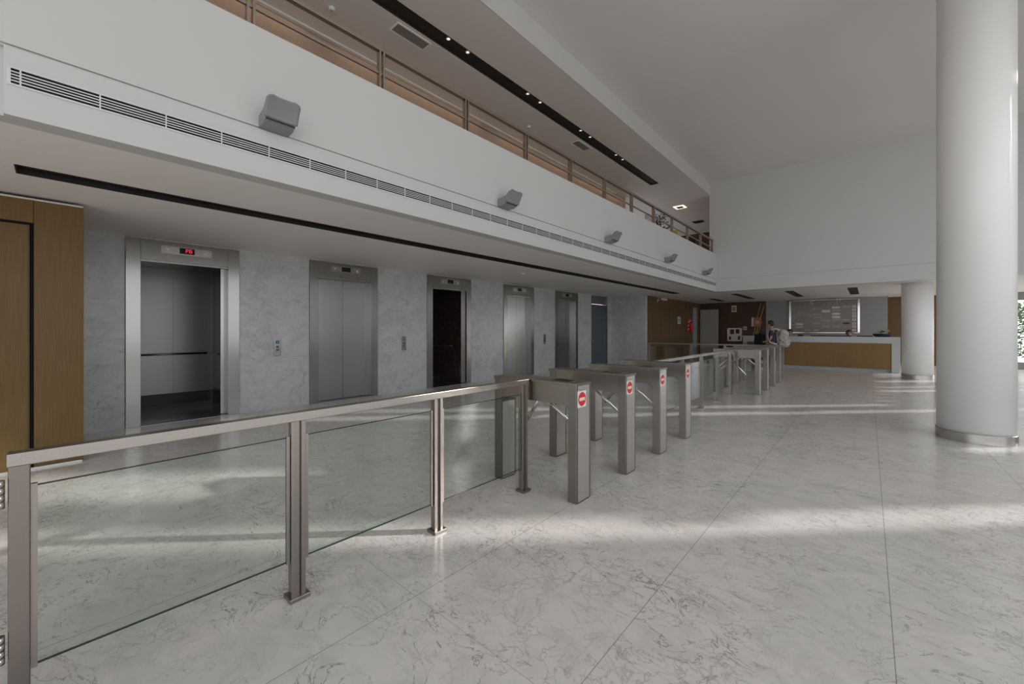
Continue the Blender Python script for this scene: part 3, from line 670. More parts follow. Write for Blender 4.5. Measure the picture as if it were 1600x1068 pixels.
for y0 in (4.69, 6.83, 8.94, 10.8, 2.6):
    l = bpy.data.lights.new('spotlight_light', 'AREA'); l.size = 0.1; l.energy = 0.6; l.color = (1.0, 0.85, 0.70)
    o = bpy.data.objects.new('spotlight_light', l); COL.objects.link(o); o.location = (-5.40, y0, ZU-0.01)
# black slots over the desk
for i, (x, lab) in enumerate(((-3.90, 'left black ceiling slot over the wooden poles'), (-2.15, 'middle black ceiling slot left of the directory board centre'), (-0.40, 'right black ceiling slot over the directory board'))):
    t = thing('ceiling_slot_light', lab, 'light channel', (x, 19.05, ZL), 'black ceiling slots over reception')
    MB().box(-0.13, 0.13, -1.65, 1.65, -0.006, 0.0).build('frame', M['strip'], t)
    g = MB()
    for q in (-0.06, 0.0, 0.06): g.box(q-0.005, q+0.005, -1.62, 1.62, -0.010, -0.006)
    g.build('louvre', M['black'], t)
t = thing('ceiling_slot_light', 'faint dark ceiling slot near the grey corner door', 'light channel', (-5.3, 20.5, ZL), 'black ceiling slots over reception')
MB().box(-0.13, 0.13, -1.0, 1.0, -0.006, 0.0).build('frame', M['strip'], t)

# ================================================================== reception desk
t = thing('reception_desk', 'long reception desk with golden wood front and pale grey-white counter slab', 'desk', (0, 18.7, 0))
MB().box(-2.75, 0.80, -0.03, 0.75, 0.985, 1.205).build('counter_slab', M['countertop'], t, 0.004)
MB().box(0.585, 0.80, -0.028, 0.75, 0.0, 0.985).build('end_panel', M['countertop'], t, 0.004)
MB().box(-2.75, -2.60, -0.028, 0.75, 0.0, 0.985).build('end_panel', M['countertop'], t, 0.004)
g = MB()
for i in range(4): g.box(-2.60+0.796*i+0.002, -2.60+0.796*(i+1)-0.002, 0.0, 0.03, 0.105, 0.985)
g.build('front_panel', M['deskwood'], t)
MB().box(-2.60, 0.585, 0.10, 0.13, 0.0, 0.12).build('plinth', M['countertop'], t)
MB().box(-2.60, 0.585, 0.30, 1.05, 0.70, 0.73).build('work_surface', M['countertop'], t)
# monitors
for i, (x, wd, lab) in enumerate(((-1.41, 0.56, 'left flat monitor edge rising behind the desk'), (-0.80, 0.66, 'middle flat monitor edge behind the desk, beside the reddish head'), (-0.10, 0.44, 'right flat monitor edge behind the desk'))):
    t = thing('monitor', lab, 'monitor', (x, 19.47, 0.73), 'monitors behind the desk')
    MB().box(-wd/2, wd/2, -0.02, 0.01, 0.13, 0.51).build('screen_housing', M['black'], t, 0.006)
    MB().box(-wd/2+0.015, wd/2-0.015, 0.010, 0.012, 0.145, 0.495).build('screen', M['display'], t)
    MB().box(-0.03, 0.03, -0.04, -0.02, 0.0, 0.3).box(-0.12, 0.12, -0.10, 0.06, 0.0, 0.012).build('stand', M['black'], t)
# plant / flowers in a dark pot on the desk
t = thing('flower_pot', 'dark low planter with yellow-green flowers on the right of the desk', 'plant', (0.36, 19.2, 1.205))
MB().lathe([(0.16, 0.0), (0.23, 0.03), (0.25, 0.10), (0.24, 0.11), (0.2, 0.10)], 28).build('pot', M['navy'], t)
g = MB(); random.seed(3)
for i in range(70):
    a = random.uniform(0, 2*PI); rr = random.uniform(0, 0.22); h = 0.08+0.12*(1-(rr/0.25)**2)*random.uniform(0.6, 1)
    p = Vector((rr*math.cos(a), rr*math.sin(a), h)); e = Vector((math.cos(a), math.sin(a), random.uniform(-0.2, 0.6)))*0.07; sN = Vector((-math.sin(a), math.cos(a), 0))*0.018
    v = [g.bm.verts.new(q) for q in (p, p+e*0.5+sN, p+e, p+e*0.5-sN)]; g.bm.faces.new(v)
g.build('leaves', M['trouser'], t)
g = MB()
for i in range(16): g.ball((random.uniform(-0.05, 0.20), random.uniform(-0.12, 0.12), random.uniform(0.15, 0.24)), 0.018, (1, 1, 0.8), 1)
g.build('flowers', M['yellow'], t)
# desk telephone-like dark thing
t = thing('desk_phone', 'small dark handset on the desk beside the left seated person', 'phone', (-1.98, 19.2, 1.205))
MB().box(-0.09, 0.09, -0.08, 0.08, 0, 0.03).build('base', M['black'], t, 0.005); MB().tube((-0.09, 0, 0.05), (0.09, 0, 0.05), 0.018).build('handset', M['black'], t)
# directory board
t = thing('directory_board', 'large brushed steel directory board with rows of name plates behind the desk', 'sign', (0, 22.87, 0))
MB().box(-2.76, -0.30, -0.05, 0.0, 1.33, 2.79).build('panel', M['steel_board'], t)
MB().box(-2.79, -2.72, -0.07, 0.0, 1.32, 2.80).box(-0.345, -0.275, -0.07, 0.0, 1.32, 2.80).box(-2.79, -0.275, -0.07, 0, 2.78, 2.81).box(-2.79, -0.275, -0.07, 0, 1.31, 1.335).build('frame', M['chrome'], t)
def bp(u, v):  # board picture fractions (0..1 from left / top) to local x,z
    return -2.72+u*2.375, 2.78-v*1.44
def BX(cx, cy): return (cx-145)/(1075-145), (cy-178)/(615-178)
plates = [(465,280,575,300,0),(595,312,710,345,1),(735,270,845,295,1),(870,265,985,290,0),(735,313,845,335,0),(735,355,845,380,1),(735,395,845,425,1),(470,360,585,385,0),(335,362,450,388,0),(220,325,320,350,0),(470,402,585,425,0),(595,440,710,468,0),(735,440,845,462,0),(870,440,970,460,0),(220,490,328,515,1),(465,487,585,508,0),(880,484,970,507,2),(220,530,328,555,0),(735,530,845,550,0),(595,530,710,550,0),(345,572,430,594,0),(465,572,560,598,0)]
M['plate0'] = mat('plate_grey', (0.42, 0.40, 0.385), 0.5); M['plate2'] = mat('plate_dark', (0.04, 0.038, 0.035), 0.5)
for a, b0, c, d_, kd in plates:
    x0, z1 = bp(*BX(a, b0)); x1, z0 = bp(*BX(c, d_))
    MB().box(x0, x1, -0.056, -0.05, z0, z1).build('name_plate', (M['plate0'], M['signwhite'], M['plate2'])[kd], t)
for yy in (275, 320, 365, 405, 450, 500, 540, 585):
    x, z = bp(*BX(1028, yy)); o = MB().box(x-0.06, x+0.06, -0.056, -0.05, z-0.05, z+0.05).build('floor_plate', M['signwhite'], t); MB().box(x-0.015, x+0.02, -0.058, -0.056, z-0.025, z+0.02).build('floor_mark', M['black'], o)
    x, z = bp(*BX(180, yy+12)); o = MB().box(x-0.05, x+0.05, -0.056, -0.05, z-0.04, z+0.04).build('floor_plate', M['plate0'], t); MB().box(x-0.02, x+0.012, -0.058, -0.056, z-0.022, z+0.022).build('floor_mark', M['black'], o)
for cx, cy in ((270, 250), (395, 245), (655, 240), (790, 235), (925, 228)):
    x, z = bp(*BX(cx, cy)); o = MB().box(x-0.05, x+0.05, -0.056, -0.05, z-0.045, z+0.045).build('column_plate', M['plate0'], t); MB().box(x-0.028, x+0.028, -0.058, -0.056, z-0.028, z+0.024).build('column_mark', M['black'], o)
text('board_letters', 'C', 0.22, M['signwhite'], t, (*(lambda q: (q[0], -0.052, q[1]))(bp(*BX(462, 203))),), (PI/2, 0, 0))
text('board_letters', 'TT', 0.18, M['signwhite'], t, (*(lambda q: (q[0], -0.052, q[1]))(bp(*BX(822, 188))),), (PI/2, 0, 0))
# ================================================================== small things on the far walls
def wallcard(name, label, cat, x, z, w_, h_, m1, m2=None, dep=0.012, fr=None):
    t = thing(name, label, cat, (x, 22.9, z))
    MB().box(-w_/2, w_/2, -dep, 0, -h_/2, h_/2).build('board', m1, t)
    if m2: MB().box(-w_*0.32, w_*0.32, -dep-0.002, -dep, -h_*0.3, h_*0.3).build('print', m2, t)
    if fr: MB().box(-w_/2-0.02, -w_/2+0.03, -dep-0.02, 0, -h_/2-0.02, h_/2+0.02).box(w_/2-0.03, w_/2+0.02, -dep-0.02, 0, -h_/2-0.02, h_/2+0.02).box(-w_/2, w_/2, -dep-0.02, 0, h_/2-0.02, h_/2+0.02).box(-w_/2, w_/2, -dep-0.02, 0, -h_/2-0.02, -h_/2+0.02).build('frame', fr, t)
    return t
M['pink'] = mat('sign_pink', (0.35, 0.22, 0.20), 0.5)
wallcard('notice_sign', 'small pinkish square notice high on the dark brown wall', 'sign', -5.13, 2.52, 0.23, 0.33, M['signwhite'], M['pink'])
c = wallcard('framed_cabinet', 'metal framed glass fronted cabinet on the dark brown wall', 'cabinet', -5.10, 1.21, 0.62, 0.62, M['signwhite'], None, 0.03, M['chrome'])
MB().box(-0.20, -0.02, -0.04, -0.03, 0.02, 0.26).box(0.05, 0.22, -0.04, -0.03, 0.05, 0.27).box(-0.25, -0.16, -0.04, -0.03, -0.26, -0.1).box(0.15, 0.25, -0.04, -0.03, -0.26, -0.08).build('contents', M['leather'], c)
wallcard('notice_sign', 'tiny pale notice right of the metal framed cabinet', 'sign', -4.64, 1.53, 0.15, 0.17, M['signwhite'], M['pink'])
c = wallcard('poster', 'white and orange poster behind the leaning wooden poles', 'poster', -4.14, 1.84, 0.42, 0.44, M['orange'])
MB().box(-0.21, -0.12, -0.014, -0.012, -0.22, 0.22).box(-0.05, 0.08, -0.014, -0.012, -0.08, 0.06).build('pale_strip', M['signwhite'], c)
t = thing('paper_notice', 'white paper sheet on the brown service wall left of the extinguisher', 'sign', (-6.70, 19.5, 1.73))
MB().box(0, 0.006, -0.20, 0.20, 0, 0.33).build('sheet', M['signwhite'], t)
MB().box(0.006, 0.0065, -0.13, 0.13, 0.06, 0.27).build('print', M['grey'], t)
t = thing('fire_extinguisher', 'red fire extinguisher hung on a red and white striped board by the grey door', 'fire extinguisher', (-6.70, 20.95, 1.35))
g = MB().box(0, 0.012, -0.26, 0.26, 0.02, 0.66).build('backing_board', M['red'], t)
q = MB()
for i in range(3): q.prism([(-0.24, 0.08+0.18*i), (-0.24, 0.14+0.18*i), (0.24, 0.26+0.18*i-0.02), (0.24, 0.20+0.18*i-0.02)], 'x', 0.012, 0.0135)
q.build('white_stripes', M['signwhite'], g)
MB().lathe([(0.05, 0.0), (0.075, 0.02), (0.075, 0.36), (0.05, 0.42), (0.02, 0.44), (0.02, 0.48)], 24, (0.095, 0, 0.0)).build('cylinder', M['red'], t)
MB().box(0.07, 0.12, -0.03, 0.03, 0.47, 0.50).tube((0.095, -0.02, 0.5), (0.095, 0.10, 0.53), 0.010).build('valve', M['black'], t)
MB().tube((0.095, 0.03, 0.48), (0.14, 0.09, 0.38), 0.009).tube((0.14, 0.09, 0.38), (0.15, 0.09, 0.12), 0.009).build('hose', M['black'], t)
MB().ball((0.10, 0.13, 0.34), 0.045).build('tag', M['signwhite'], t)
t = thing('security_camera', 'small dome camera hanging from the ceiling by the brown wall', 'camera', (-6.45, 16.35, ZL))
MB().tube((0, 0, 0), (0, 0, -0.18), 0.012).box(-0.04, 0.04, -0.04, 0.04, -0.01, 0).build('bracket', M['signwhite'], t)
MB().ball((0, 0, -0.22), 0.05).build('housing', M['signwhite'], t); MB().ball((0.03, -0.02, -0.24), 0.034).build('lens', M['black'], t)
t = thing('emergency_light', 'white bar shaped emergency light high on the brown service wall', 'lamp', (-6.68, 17.5, 2.72))
MB().box(-0.02, 0.08, -0.28, 0.28, 0.02, 0.10).build('housing', M['signwhite'], t, 0.01); MB().box(0.0, 0.07, -0.24, 0.24, 0.005, 0.02).build('diffuser', M['arrow'], t)
# wooden poles leaning
for i, (a, b_, lab) in enumerate((((-4.38, 22.2, 0.0), (-3.95, 22.86, 2.78), 'left long pine pole leaning on the brown wall, reaching the ceiling'), ((-4.35, 22.1, 0.0), (-3.80, 22.86, 2.66), 'right long pine pole leaning on the brown wall'), ((-4.30, 22.0, 0.0), (-3.90, 22.82, 1.85), 'shorter pine pole leaning among the long ones'))):
    tag(MB().tube(a, b_, 0.022, 8).build('wooden_pole', M['pole']), lab, 'pole', 'pine poles leaning on the far wall')
# side counter
t = thing('side_counter', 'low white counter block below the poster on the brown wall', 'counter', (-3.97, 20.5, 0))
MB().box(-0.29, 0.29, 0, 0.55, 1.12, 1.19).build('top', M['countertop'], t, 0.004); MB().box(-0.27, 0.27, 0.02, 0.53, 0.0, 1.12).build('body', M['countertop'], t)
tag(MB().box(-4.00, -3.66, 20.15, 20.48, 0.0, 0.94).build('wooden_box', M['wood'], None, 0.006), 'small golden wood box in front of the low white counter block', 'box')

# ================================================================== people
def skin(name, chains, m, parent, sub=1, extra=None, remesh=None):
    """chains: list of (parent_key|None, [(key, pos, r), ...])"""
    me = bpy.data.meshes.new(name); o = bpy.data.objects.new(name, me); COL.objects.link(o); o.parent = parent
    V, E, R, ix = [], [], [], {}
    for par, ch in chains:
        prev = ix.get(par)
        for key, p, r in ch:
            ix[key] = len(V); V.append(p); R.append(r)
            if prev is not None: E.append((prev, ix[key]))
            prev = ix[key]
    me.from_pydata(V, E, []); me.update()
    s = o.modifiers.new('skin', 'SKIN'); s.use_smooth_shade = True
    for i, r in enumerate(R):
        sv = me.skin_vertices[0].data[i]; sv.radius = r if isinstance(r, tuple) else (r, r); sv.use_root = (i == 0)
    ss = o.modifiers.new('sub', 'SUBSURF'); ss.levels = sub; ss.render_levels = sub
    # bake to a plain mesh, join extra shapes and fuse them into one continuous surface
    dg = bpy.context.evaluated_depsgraph_get(); bm = bmesh.new(); bm.from_mesh(o.evaluated_get(dg).to_mesh())
    if extra:
        for c, r, sc_ in extra:
            g = bmesh.ops.create_icosphere(bm, subdivisions=3, radius=r)
            for v in g['verts']: v.co = Vector((v.co.x*sc_[0], v.co.y*sc_[1], v.co.z*sc_[2]))+Vector(c)
    for f in bm.faces: f.smooth = True
    o.modifiers.clear(); me2 = bpy.data.meshes.new(name); bm.to_mesh(me2); bm.free(); o.data = me2; me2.materials.append(m)
    if remesh:
        rm = o.modifiers.new('fuse', 'REMESH'); rm.mode = 'VOXEL'; rm.voxel_size = remesh; rm.use_smooth_shade = True
        sm = o.modifiers.new('smooth', 'SMOOTH'); sm.factor = 0.5; sm.iterations = 2
    return o
def hand_chains(wkey, w, fwd, side, s=1):
    """five fingers and palm from the wrist; fwd: direction of the fingers, side: towards the thumb"""
    w = Vector(w); f = Vector(fwd).normalized(); sd = Vector(side).normalized(); dn = f.cross(sd).normalized()*s
    ch = [(wkey, [(wkey+'palm', tuple(w+f*0.055), (0.034, 0.018))])]
    for i, ln in enumerate((0.068, 0.078, 0.072, 0.056)):
        b_ = w+f*0.090+sd*(0.030-0.020*i)
        ch.append((wkey+'palm', [(wkey+'f%d' % i, tuple(b_), 0.010), (wkey+'g%d' % i, tuple(b_+f*ln*0.5+dn*0.012), 0.0088), (wkey+'h%d' % i, tuple(b_+f*ln*0.75+dn*0.04), 0.0075)]))
    ch.append((wkey+'palm', [(wkey+'t0', tuple(w+f*0.04+sd*0.040+dn*0.01), 0.012), (wkey+'t1', tuple(w+f*0.075+sd*0.055+dn*0.028), 0.0095), (wkey+'t2', tuple(w+f*0.095+sd*0.050+dn*0.042), 0.008)]))
    return ch
def head_shapes(c, f=(-1, 0)):
    # head centred at c, facing f (x,y)
    cx, cy, cz = c; fx, fy = f; sx, sy = -fy, fx
    def P(a, b_, z): return (cx+fx*a+sx*b_, cy+fy*a+sy*b_, cz+z)
    ax = (1.15, 0.92, 1.28) if abs(fx) > abs(fy) else (0.92, 1.15, 1.28)
    return [(P(0, 0, 0.015), 0.083, ax), (P(0.035, 0, -0.06), 0.056, (1, 1, 1)), (P(0.098, 0, -0.018), 0.016, (1, 1, 1.5)), (P(0.110, 0, -0.028), 0.011, (1, 1, 1)),
            (P(0.086, 0, -0.062), 0.019, (0.9, 1.1, 0.5)), (P(0.070, 0, -0.098), 0.026, (1, 1, 1)), (P(0.082, 0.028, 0.005), 0.013, (1, 1, .6)), (P(0.082, -0.028, 0.005), 0.013, (1, 1, .6)),
            (P(-0.005, 0.080, -0.01), 0.026, (0.9, 0.5, 1.3) if abs(fx) > abs(fy) else (0.5, 0.9, 1.3)), (P(-0.005, -0.080, -0.01), 0.026, (0.9, 0.5, 1.3) if abs(fx) > abs(fy) else (0.5, 0.9, 1.3))]
def hair(parent, c, f=(-1, 0), m=None):
    cx, cy, cz = c; fx, fy = f
    g = MB(); ax = (1.15, 0.97, 1.22) if abs(fx) > abs(fy) else (0.97, 1.15, 1.22)
    g.ball((cx-fx*0.012, cy-fy*0.012, cz+0.028), 0.091, ax, 4)
    for v in list(g.bm.verts):
        a = (v.co.x-cx)*fx+(v.co.y-cy)*fy; z = v.co.z-cz
        if z < -0.055 or (a > 0.048 and z < 0.065) or (a > 0.0 and z < 0.0): g.bm.verts.remove(v)
        else: v.co += Vector((noise.noise(v.co*55), noise.noise(v.co*55+Vector((9, 0, 0))), noise.noise(v.co*55+Vector((0, 9, 0)))))*0.008
    o = g.build('hair', m or M['hair'], parent); s = o.modifiers.new('solid', 'SOLIDIFY'); s.thickness = 0.012; s.offset = 0
def eyes(parent, c, f):
    cx, cy, cz = c; fx, fy = f; g = MB()
    for s in (-1, 1): g.ball((cx+fx*0.0925-fy*0.028*s, cy+fy*0.0925+fx*0.028*s, cz+0.003), 0.0075, (1, 1, 0.8), 2)
    g.build('eyes', M['hair'], parent)
# walking person with backpack, facing -X
P0 = (-2.62, 17.0, 0)
t = thing('person', 'person in a dark blue t-shirt walking left past the desk, carrying bags', 'person', P0)
hd = (-0.03, 0, 1.645)
ch = [(None, [('pel', (0.05, 0, 0.93), (0.13, 0.11)), ('sp', (0.05, 0, 1.12), (0.115, 0.10)), ('ch', (0.045, 0, 1.33), (0.13, 0.11)), ('nk', (0.03, 0, 1.46), 0.060), ('hd', (-0.01, 0, 1.60), 0.065)]),
      ('ch', [('sl', (0.05, -0.17, 1.39), 0.055), ('el', (0.03, -0.215, 1.12), 0.042), ('wl', (-0.17, -0.16, 1.02), 0.030)]),
      ('ch', [('sr', (0.05, 0.17, 1.39), 0.055), ('er', (0.03, 0.215, 1.12), 0.042), ('wr', (-0.17, 0.16, 1.02), 0.030)]),
      ('pel', [('hl', (0.05, -0.09, 0.86), 0.085), ('kl', (-0.12, -0.09, 0.49), 0.060), ('al', (-0.16, -0.09, 0.10), 0.042), ('tl', (-0.30, -0.09, 0.035), 0.035)]),
      ('pel', [('hr', (0.06, 0.09, 0.86), 0.085), ('kr', (0.10, 0.09, 0.48), 0.060), ('ar', (0.33, 0.09, 0.15), 0.042), ('tr', (0.25, 0.09, 0.035), 0.033)])]
ch += hand_chains('wl', (-0.17, -0.16, 1.02), (-1, 0.3, -0.1), (0, 0, 1)) + hand_chains('wr', (-0.17, 0.16, 1.02), (-1, -0.3, -0.1), (0, 0, 1), -1)
skin('body', ch, M['skin'], t, 1, head_shapes(hd), 0.008)
hair(t, hd); eyes(t, hd, (-1, 0))
skin('t_shirt', [(None, [('pel', (0.05, 0, 0.90), (0.165, 0.145)), ('sp', (0.05, 0, 1.12), (0.145, 0.13)), ('ch', (0.045, 0, 1.33), (0.155, 0.13)), ('nk', (0.035, 0, 1.44), 0.085)]),
      ('ch', [('sl', (0.05, -0.175, 1.385), 0.075), ('ml', (0.04, -0.20, 1.22), 0.066)]), ('ch', [('sr', (0.05, 0.175, 1.385), 0.075), ('mr', (0.04, 0.20, 1.22), 0.066)])], M['navy'], t, 2)
skin('trousers', [(None, [('pel', (0.05, 0, 0.92), (0.15, 0.13)), ]), ('pel', [('hl', (0.05, -0.09, 0.84), 0.105), ('kl', (-0.12, -0.09, 0.49), 0.078), ('al', (-0.16, -0.09, 0.14), 0.062)]),
      ('pel', [('hr', (0.06, 0.09, 0.84), 0.105), ('kr', (0.10, 0.09, 0.48), 0.078), ('ar', (0.31, 0.09, 0.19), 0.060)])], M['trouser'], t, 2)
for n_, a, b_ in (('shoe', (-0.14, -0.09, 0.05), (-0.32, -0.09, 0.045)), ('shoe', (0.35, 0.09, 0.12), (0.22, 0.09, 0.035))):
    skin(n_, [(None, [('a', a, 0.055), ('b', tuple((Vector(a)+Vector(b_))/2+Vector((0, 0, 0.004))), 0.050), ('c', b_, 0.038)])], M['signwhite'], t, 2)
bag = thing('backpack', 'bulging pale mottled backpack on the walking person', 'backpack', (P0[0]+0.375, P0[1], 1.12))
g = MB().ball((0.0, 0, 0.10), 0.24, (0.68, 0.85, 1.0), 4).ball((0.05, 0, -0.12), 0.20, (0.8, 0.9, 0.85), 4).ball((-0.02, 0, -0.14), 0.18, (0.9, 1, 0.9), 3)
for v in g.bm.verts: v.co += v.co.normalized()*0.03*noise.noise(v.co*7)
g.build('sack', M['camo'], bag)
MB().ball((0.15, 0, -0.06), 0.10, (0.6, 1, 1.1), 3).build('front_pocket', M['camo'], bag)
for s in (-1, 1):
    pts = [(-0.10, 0.10*s, 0.30), (-0.20, 0.11*s, 0.37), (-0.32, 0.12*s, 0.34), (-0.42, 0.125*s, 0.24), (-0.45, 0.13*s, 0.08), (-0.38, 0.17*s, -0.12), (-0.16, 0.19*s, -0.18)]
    g = MB()
    for a, b_ in zip(pts, pts[1:]): g.tube(a, b_, 0.020, 8)
    g.build('strap', M['signwhite'], bag)
bag2 = thing('front_bag', 'black bag held against the walking person\'s chest', 'bag', (P0[0]-0.33, P0[1], 0.86))
g = MB().box(-0.17, 0.13, -0.17, 0.17, 0.0, 0.44); g.build('bag_body', M['blackmatt'], bag2, 0.05)
MB().box(-0.18, -0.165, -0.12, 0.12, 0.06, 0.24).build('pocket', M['black'], bag2, 0.006)
MB().tube((-0.02, -0.06, 0.43), (-0.02, -0.03, 0.50), 0.010).tube((-0.02, -0.03, 0.50), (-0.02, 0.03, 0.50), 0.010).tube((-0.02, 0.03, 0.50), (-0.02, 0.06, 0.43), 0.010).build('grab_handle', M['black'], bag2)
# seated people behind the desk facing -Y
def seated(x, y, ztop, label, hm, shirt):
    t = thing('person', label, 'person', (x, y, 0), 'people seated behind the desk'); o_ = ztop-1.38
    hd = (0, -0.03, 1.26+o_)
    ch = [(None, [('pel', (0, 0, 0.56+o_), (0.14, 0.12)), ('sp', (0, 0.0, 0.76+o_), (0.115, 0.10)), ('ch', (0, -0.01, 0.97+o_), (0.14, 0.10)), ('nk', (0, -0.01, 1.10+o_), 0.055), ('hd', (0, -0.01, 1.21+o_), 0.062)]),
          ('ch', [('sl', (-0.18, -0.01, 1.01+o_), 0.05), ('el', (-0.24, -0.08, 0.80), 0.040), ('wl', (-0.13, -0.30, 0.775), 0.028)]),
          ('ch', [('sr', (0.18, -0.01, 1.01+o_), 0.05), ('er', (0.24, -0.08, 0.80), 0.040), ('wr', (0.13, -0.30, 0.775), 0.028)]),
          ('pel', [('hl', (-0.10, -0.06, 0.53+o_), 0.080), ('kl', (-0.11, -0.42, 0.50), 0.058), ('al', (-0.11, -0.40, 0.10), 0.042), ('tl', (-0.11, -0.53, 0.04), 0.035)]),
          ('pel', [('hr', (0.10, -0.06, 0.53+o_), 0.080), ('kr', (0.11, -0.42, 0.50), 0.058), ('ar', (0.11, -0.40, 0.10), 0.042), ('tr', (0.11, -0.53, 0.04), 0.035)])]
    ch += hand_chains('wl', (-0.13, -0.30, 0.775), (0.2, -1, -0.02), (1, 0, 0)) + hand_chains('wr', (0.13, -0.30, 0.775), (-0.2, -1, -0.02), (-1, 0, 0), -1)
    skin('body', ch, M['skin'], t, 1, head_shapes(hd, (0, -1)), 0.009)
    hair(t, hd, (0, -1), hm); eyes(t, hd, (0, -1))
    skin('shirt', [(None, [('pel', (0, 0, 0.54+o_), (0.165, 0.14)), ('sp', (0, 0, 0.76+o_), (0.14, 0.12)), ('ch', (0, -0.01, 0.97+o_), (0.16, 0.12)), ('nk', (0, -0.01, 1.075+o_), 0.075)]),
       ('ch', [('sl', (-0.18, -0.01, 1.01+o_), 0.068), ('el', (-0.235, -0.07, 0.83), 0.055)]), ('ch', [('sr', (0.18, -0.01, 1.01+o_), 0.068), ('er', (0.235, -0.07, 0.83), 0.055)])], shirt, t, 2)
    skin('trousers', [(None, [('pel', (0, 0.0, 0.545+o_), (0.15, 0.12))]), ('pel', [('hl', (-0.10, -0.06, 0.53+o_), 0.092), ('kl', (-0.11, -0.42, 0.50), 0.072), ('al', (-0.11, -0.40, 0.14), 0.056)]),
       ('pel', [('hr', (0.10, -0.06, 0.53+o_), 0.092), ('kr', (0.11, -0.42, 0.50), 0.072), ('ar', (0.11, -0.40, 0.14), 0.056)])], M['trouser'], t, 2)
    c = thing('office_chair', 'black office chair under the %s' % ('left seated person' if x < -1.5 else 'reddish haired seated person'), 'chair', (x, y+0.06, 0), 'office chairs behind the desk')
    zs = 0.44+o_
    MB().box(-0.23, 0.23, -0.24, 0.20, zs-0.07, zs-0.01).build('seat', M['black'], c, 0.02)
    MB().box(-0.20, 0.20, 0.21, 0.25, zs+0.05, zs+0.45).box(-0.03, 0.03, 0.19, 0.22, zs-0.07, zs+0.2).build('backrest', M['black'], c, 0.015)
    MB().tube((0, 0, 0.08), (0, 0, zs-0.06), 0.025).build('gas_lift', M['chrome'], c)
    g = MB()
    for i in range(5):
        a = 2*PI*i/5+0.3; g.tube((0, 0, 0.09), (0.27*math.cos(a), 0.27*math.sin(a), 0.06), 0.018, 8).ball((0.27*math.cos(a), 0.27*math.sin(a), 0.03), 0.03)
    g.build('star_base', M['black'], c)
seated(-2.42, 20.05, 1.46, 'dark haired seated person behind the left end of the desk', M['hair'], M['grey'])
seated(-0.56, 20.10, 1.43, 'reddish haired seated person behind the monitors, in front of the directory board', M['leather'], M['navy'])

# ================================================================== things up on the mezzanine
t = thing('potted_plant', 'leafy green plant behind the far part of the mezzanine railing', 'plant', (-4.98, 12.75, 3.62))
MB().lathe([(0.12, 0), (0.17, 0.35), (0.15, 0.35)], 24).build('pot', M['signwhite'], t)
MB().tube((0, 0, 0.3), (0.02, 0, 1.15), 0.02, 8).build('stem', M['midwood'], t)
g = MB(); random.seed(11)
for i in range(260):
    a = random.uniform(0, 2*PI); z = random.uniform(0.65, 1.5); rr = random.uniform(0.02, 0.30)*(1.05-abs(z-1.05)/0.7)
    p = Vector((rr*math.cos(a), rr*math.sin(a), z)); e = Vector((math.cos(a), math.sin(a), random.uniform(-0.5, 0.4)))*0.13; sN = Vector((-math.sin(a), math.cos(a), random.uniform(-0.4, 0.4)))*0.03
    v = [g.bm.verts.new(q) for q in (p, p+e*0.5+sN, p+e, p+e*0.5-sN)]; g.bm.faces.new(v)
g.build('leaves', M['green'], t)
t = thing('yellow_chair', 'yellow chair top just visible over the mezzanine parapet', 'chair', (-4.85, 13.15, 3.62))
MB().box(-0.22, 0.22, -0.20, 0.20, 0.42, 0.46).build('seat', M['yellow'], t, 0.015); MB().box(-0.22, 0.22, 0.18, 0.215, 0.55, 1.06).build('backrest', M['yellow'], t, 0.02)
for sx in (-0.19, 0.19):
    for sy in (-0.17, 0.19): MB().tube((sx, sy, 0), (sx, sy, 0.43 if sy < 0 else 0.95), 0.014, 8).build('leg', M['chrome'], t)
t = thing('black_chair', 'black high-backed chair behind the far mezzanine railing', 'chair', (-4.82, 14.85, 3.62))
MB().box(-0.24, 0.24, -0.22, 0.22, 0.42, 0.50).build('seat', M['black'], t, 0.02); MB().box(-0.24, 0.24, 0.2, 0.26, 0.55, 1.16).build('backrest', M['black'], t, 0.03)
MB().tube((0, 0, 0.05), (0, 0, 0.42), 0.03).build('column', M['chrome'], t); MB().lathe([(0.26, 0), (0.26, 0.03), (0.05, 0.06)], 24).build('foot', M['black'], t)
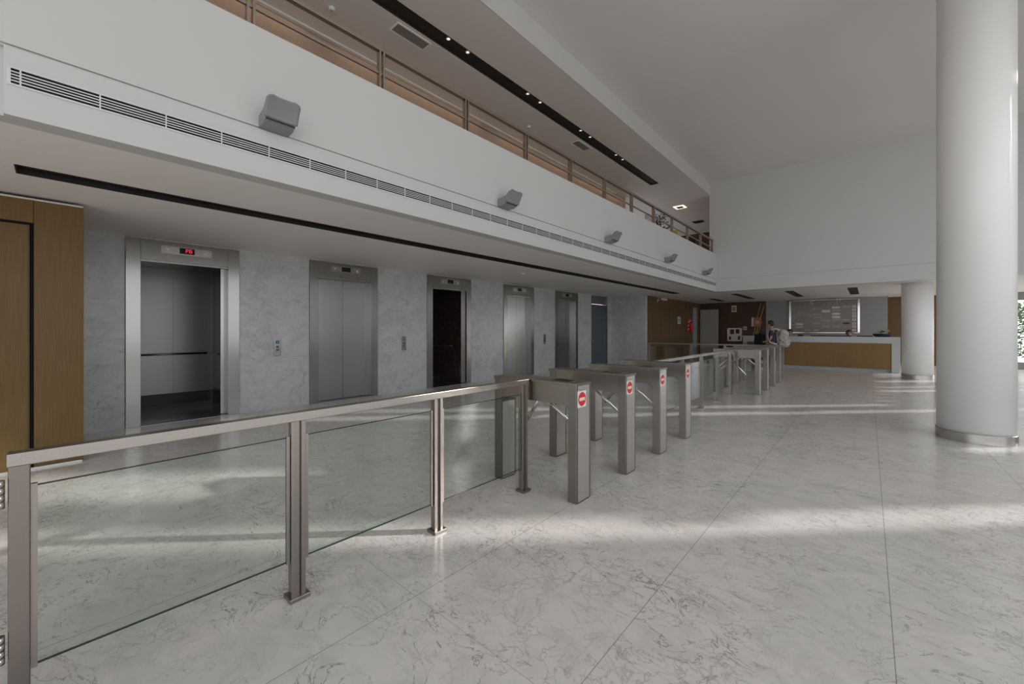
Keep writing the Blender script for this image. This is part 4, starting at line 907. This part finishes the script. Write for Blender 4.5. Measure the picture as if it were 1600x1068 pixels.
t = thing('partition_screen', 'pale low partition panel behind the mezzanine railing left of the plant', 'partition', (-5.0, 11.95, 3.62))
MB().box(-0.02, 0.02, -0.25, 0.25, 0.05, 1.30).build('panel', M['plate0'], t, 0.004); MB().box(-0.15, 0.15, -0.22, -0.18, 0, 0.05).box(-0.15, 0.15, 0.18, 0.22, 0, 0.05).build('feet', M['steel_dark'], t)
t = thing('desk_monitor', 'white-backed monitor on a desk behind the mezzanine railing beside the yellow chair', 'monitor', (-5.15, 13.95, 4.36))
MB().box(-0.24, 0.24, -0.015, 0.015, 0.12, 0.46).build('screen_housing', M['signwhite'], t, 0.006); MB().box(-0.03, 0.03, -0.02, 0.02, 0.0, 0.2).box(-0.1, 0.1, -0.08, 0.08, 0, 0.012).build('stand', M['signwhite'], t)
t = thing('office_table', 'pale table carrying the monitor up on the mezzanine', 'table', (-5.4, 13.95, 3.62))
MB().box(-0.35, 0.45, -0.4, 0.4, 0.71, 0.74).build('tabletop', M['signwhite'], t, 0.003)
for sx in (-0.32, 0.42):
    for sy in (-0.36, 0.36): MB().tube((sx, sy, 0), (sx, sy, 0.71), 0.02, 8).build('leg', M['chrome'], t)

# ================================================================== greenery outside the far window
random.seed(5)
def bush(loc, r, h, label):
    t = thing('bush', label, 'bush', loc, 'bushes outside the far window')
    MB().tube((0, 0, 0), (0, 0, h*0.6), 0.05, 8).build('trunk', M['midwood'], t)
    g = MB()
    for i in range(900):
        a = random.uniform(0, 2*PI); z = random.uniform(0.15, 1)*h; rr = r*math.sqrt(random.random())*(1-0.5*abs(z/h-0.5))
        p = Vector((rr*math.cos(a), rr*math.sin(a), z)); e = Vector((random.uniform(-1, 1), random.uniform(-1, 1), random.uniform(-1, 1))).normalized()*0.16; sN = e.orthogonal().normalized()*0.05
        v = [g.bm.verts.new(q) for q in (p, p+e*0.5+sN, p+e, p+e*0.5-sN)]; g.bm.faces.new(v)
    g.build('foliage', M['green'], t)
bush((4.6, 26.5, -0.05), 1.0, 2.6, 'green bush outside the window at the right edge')
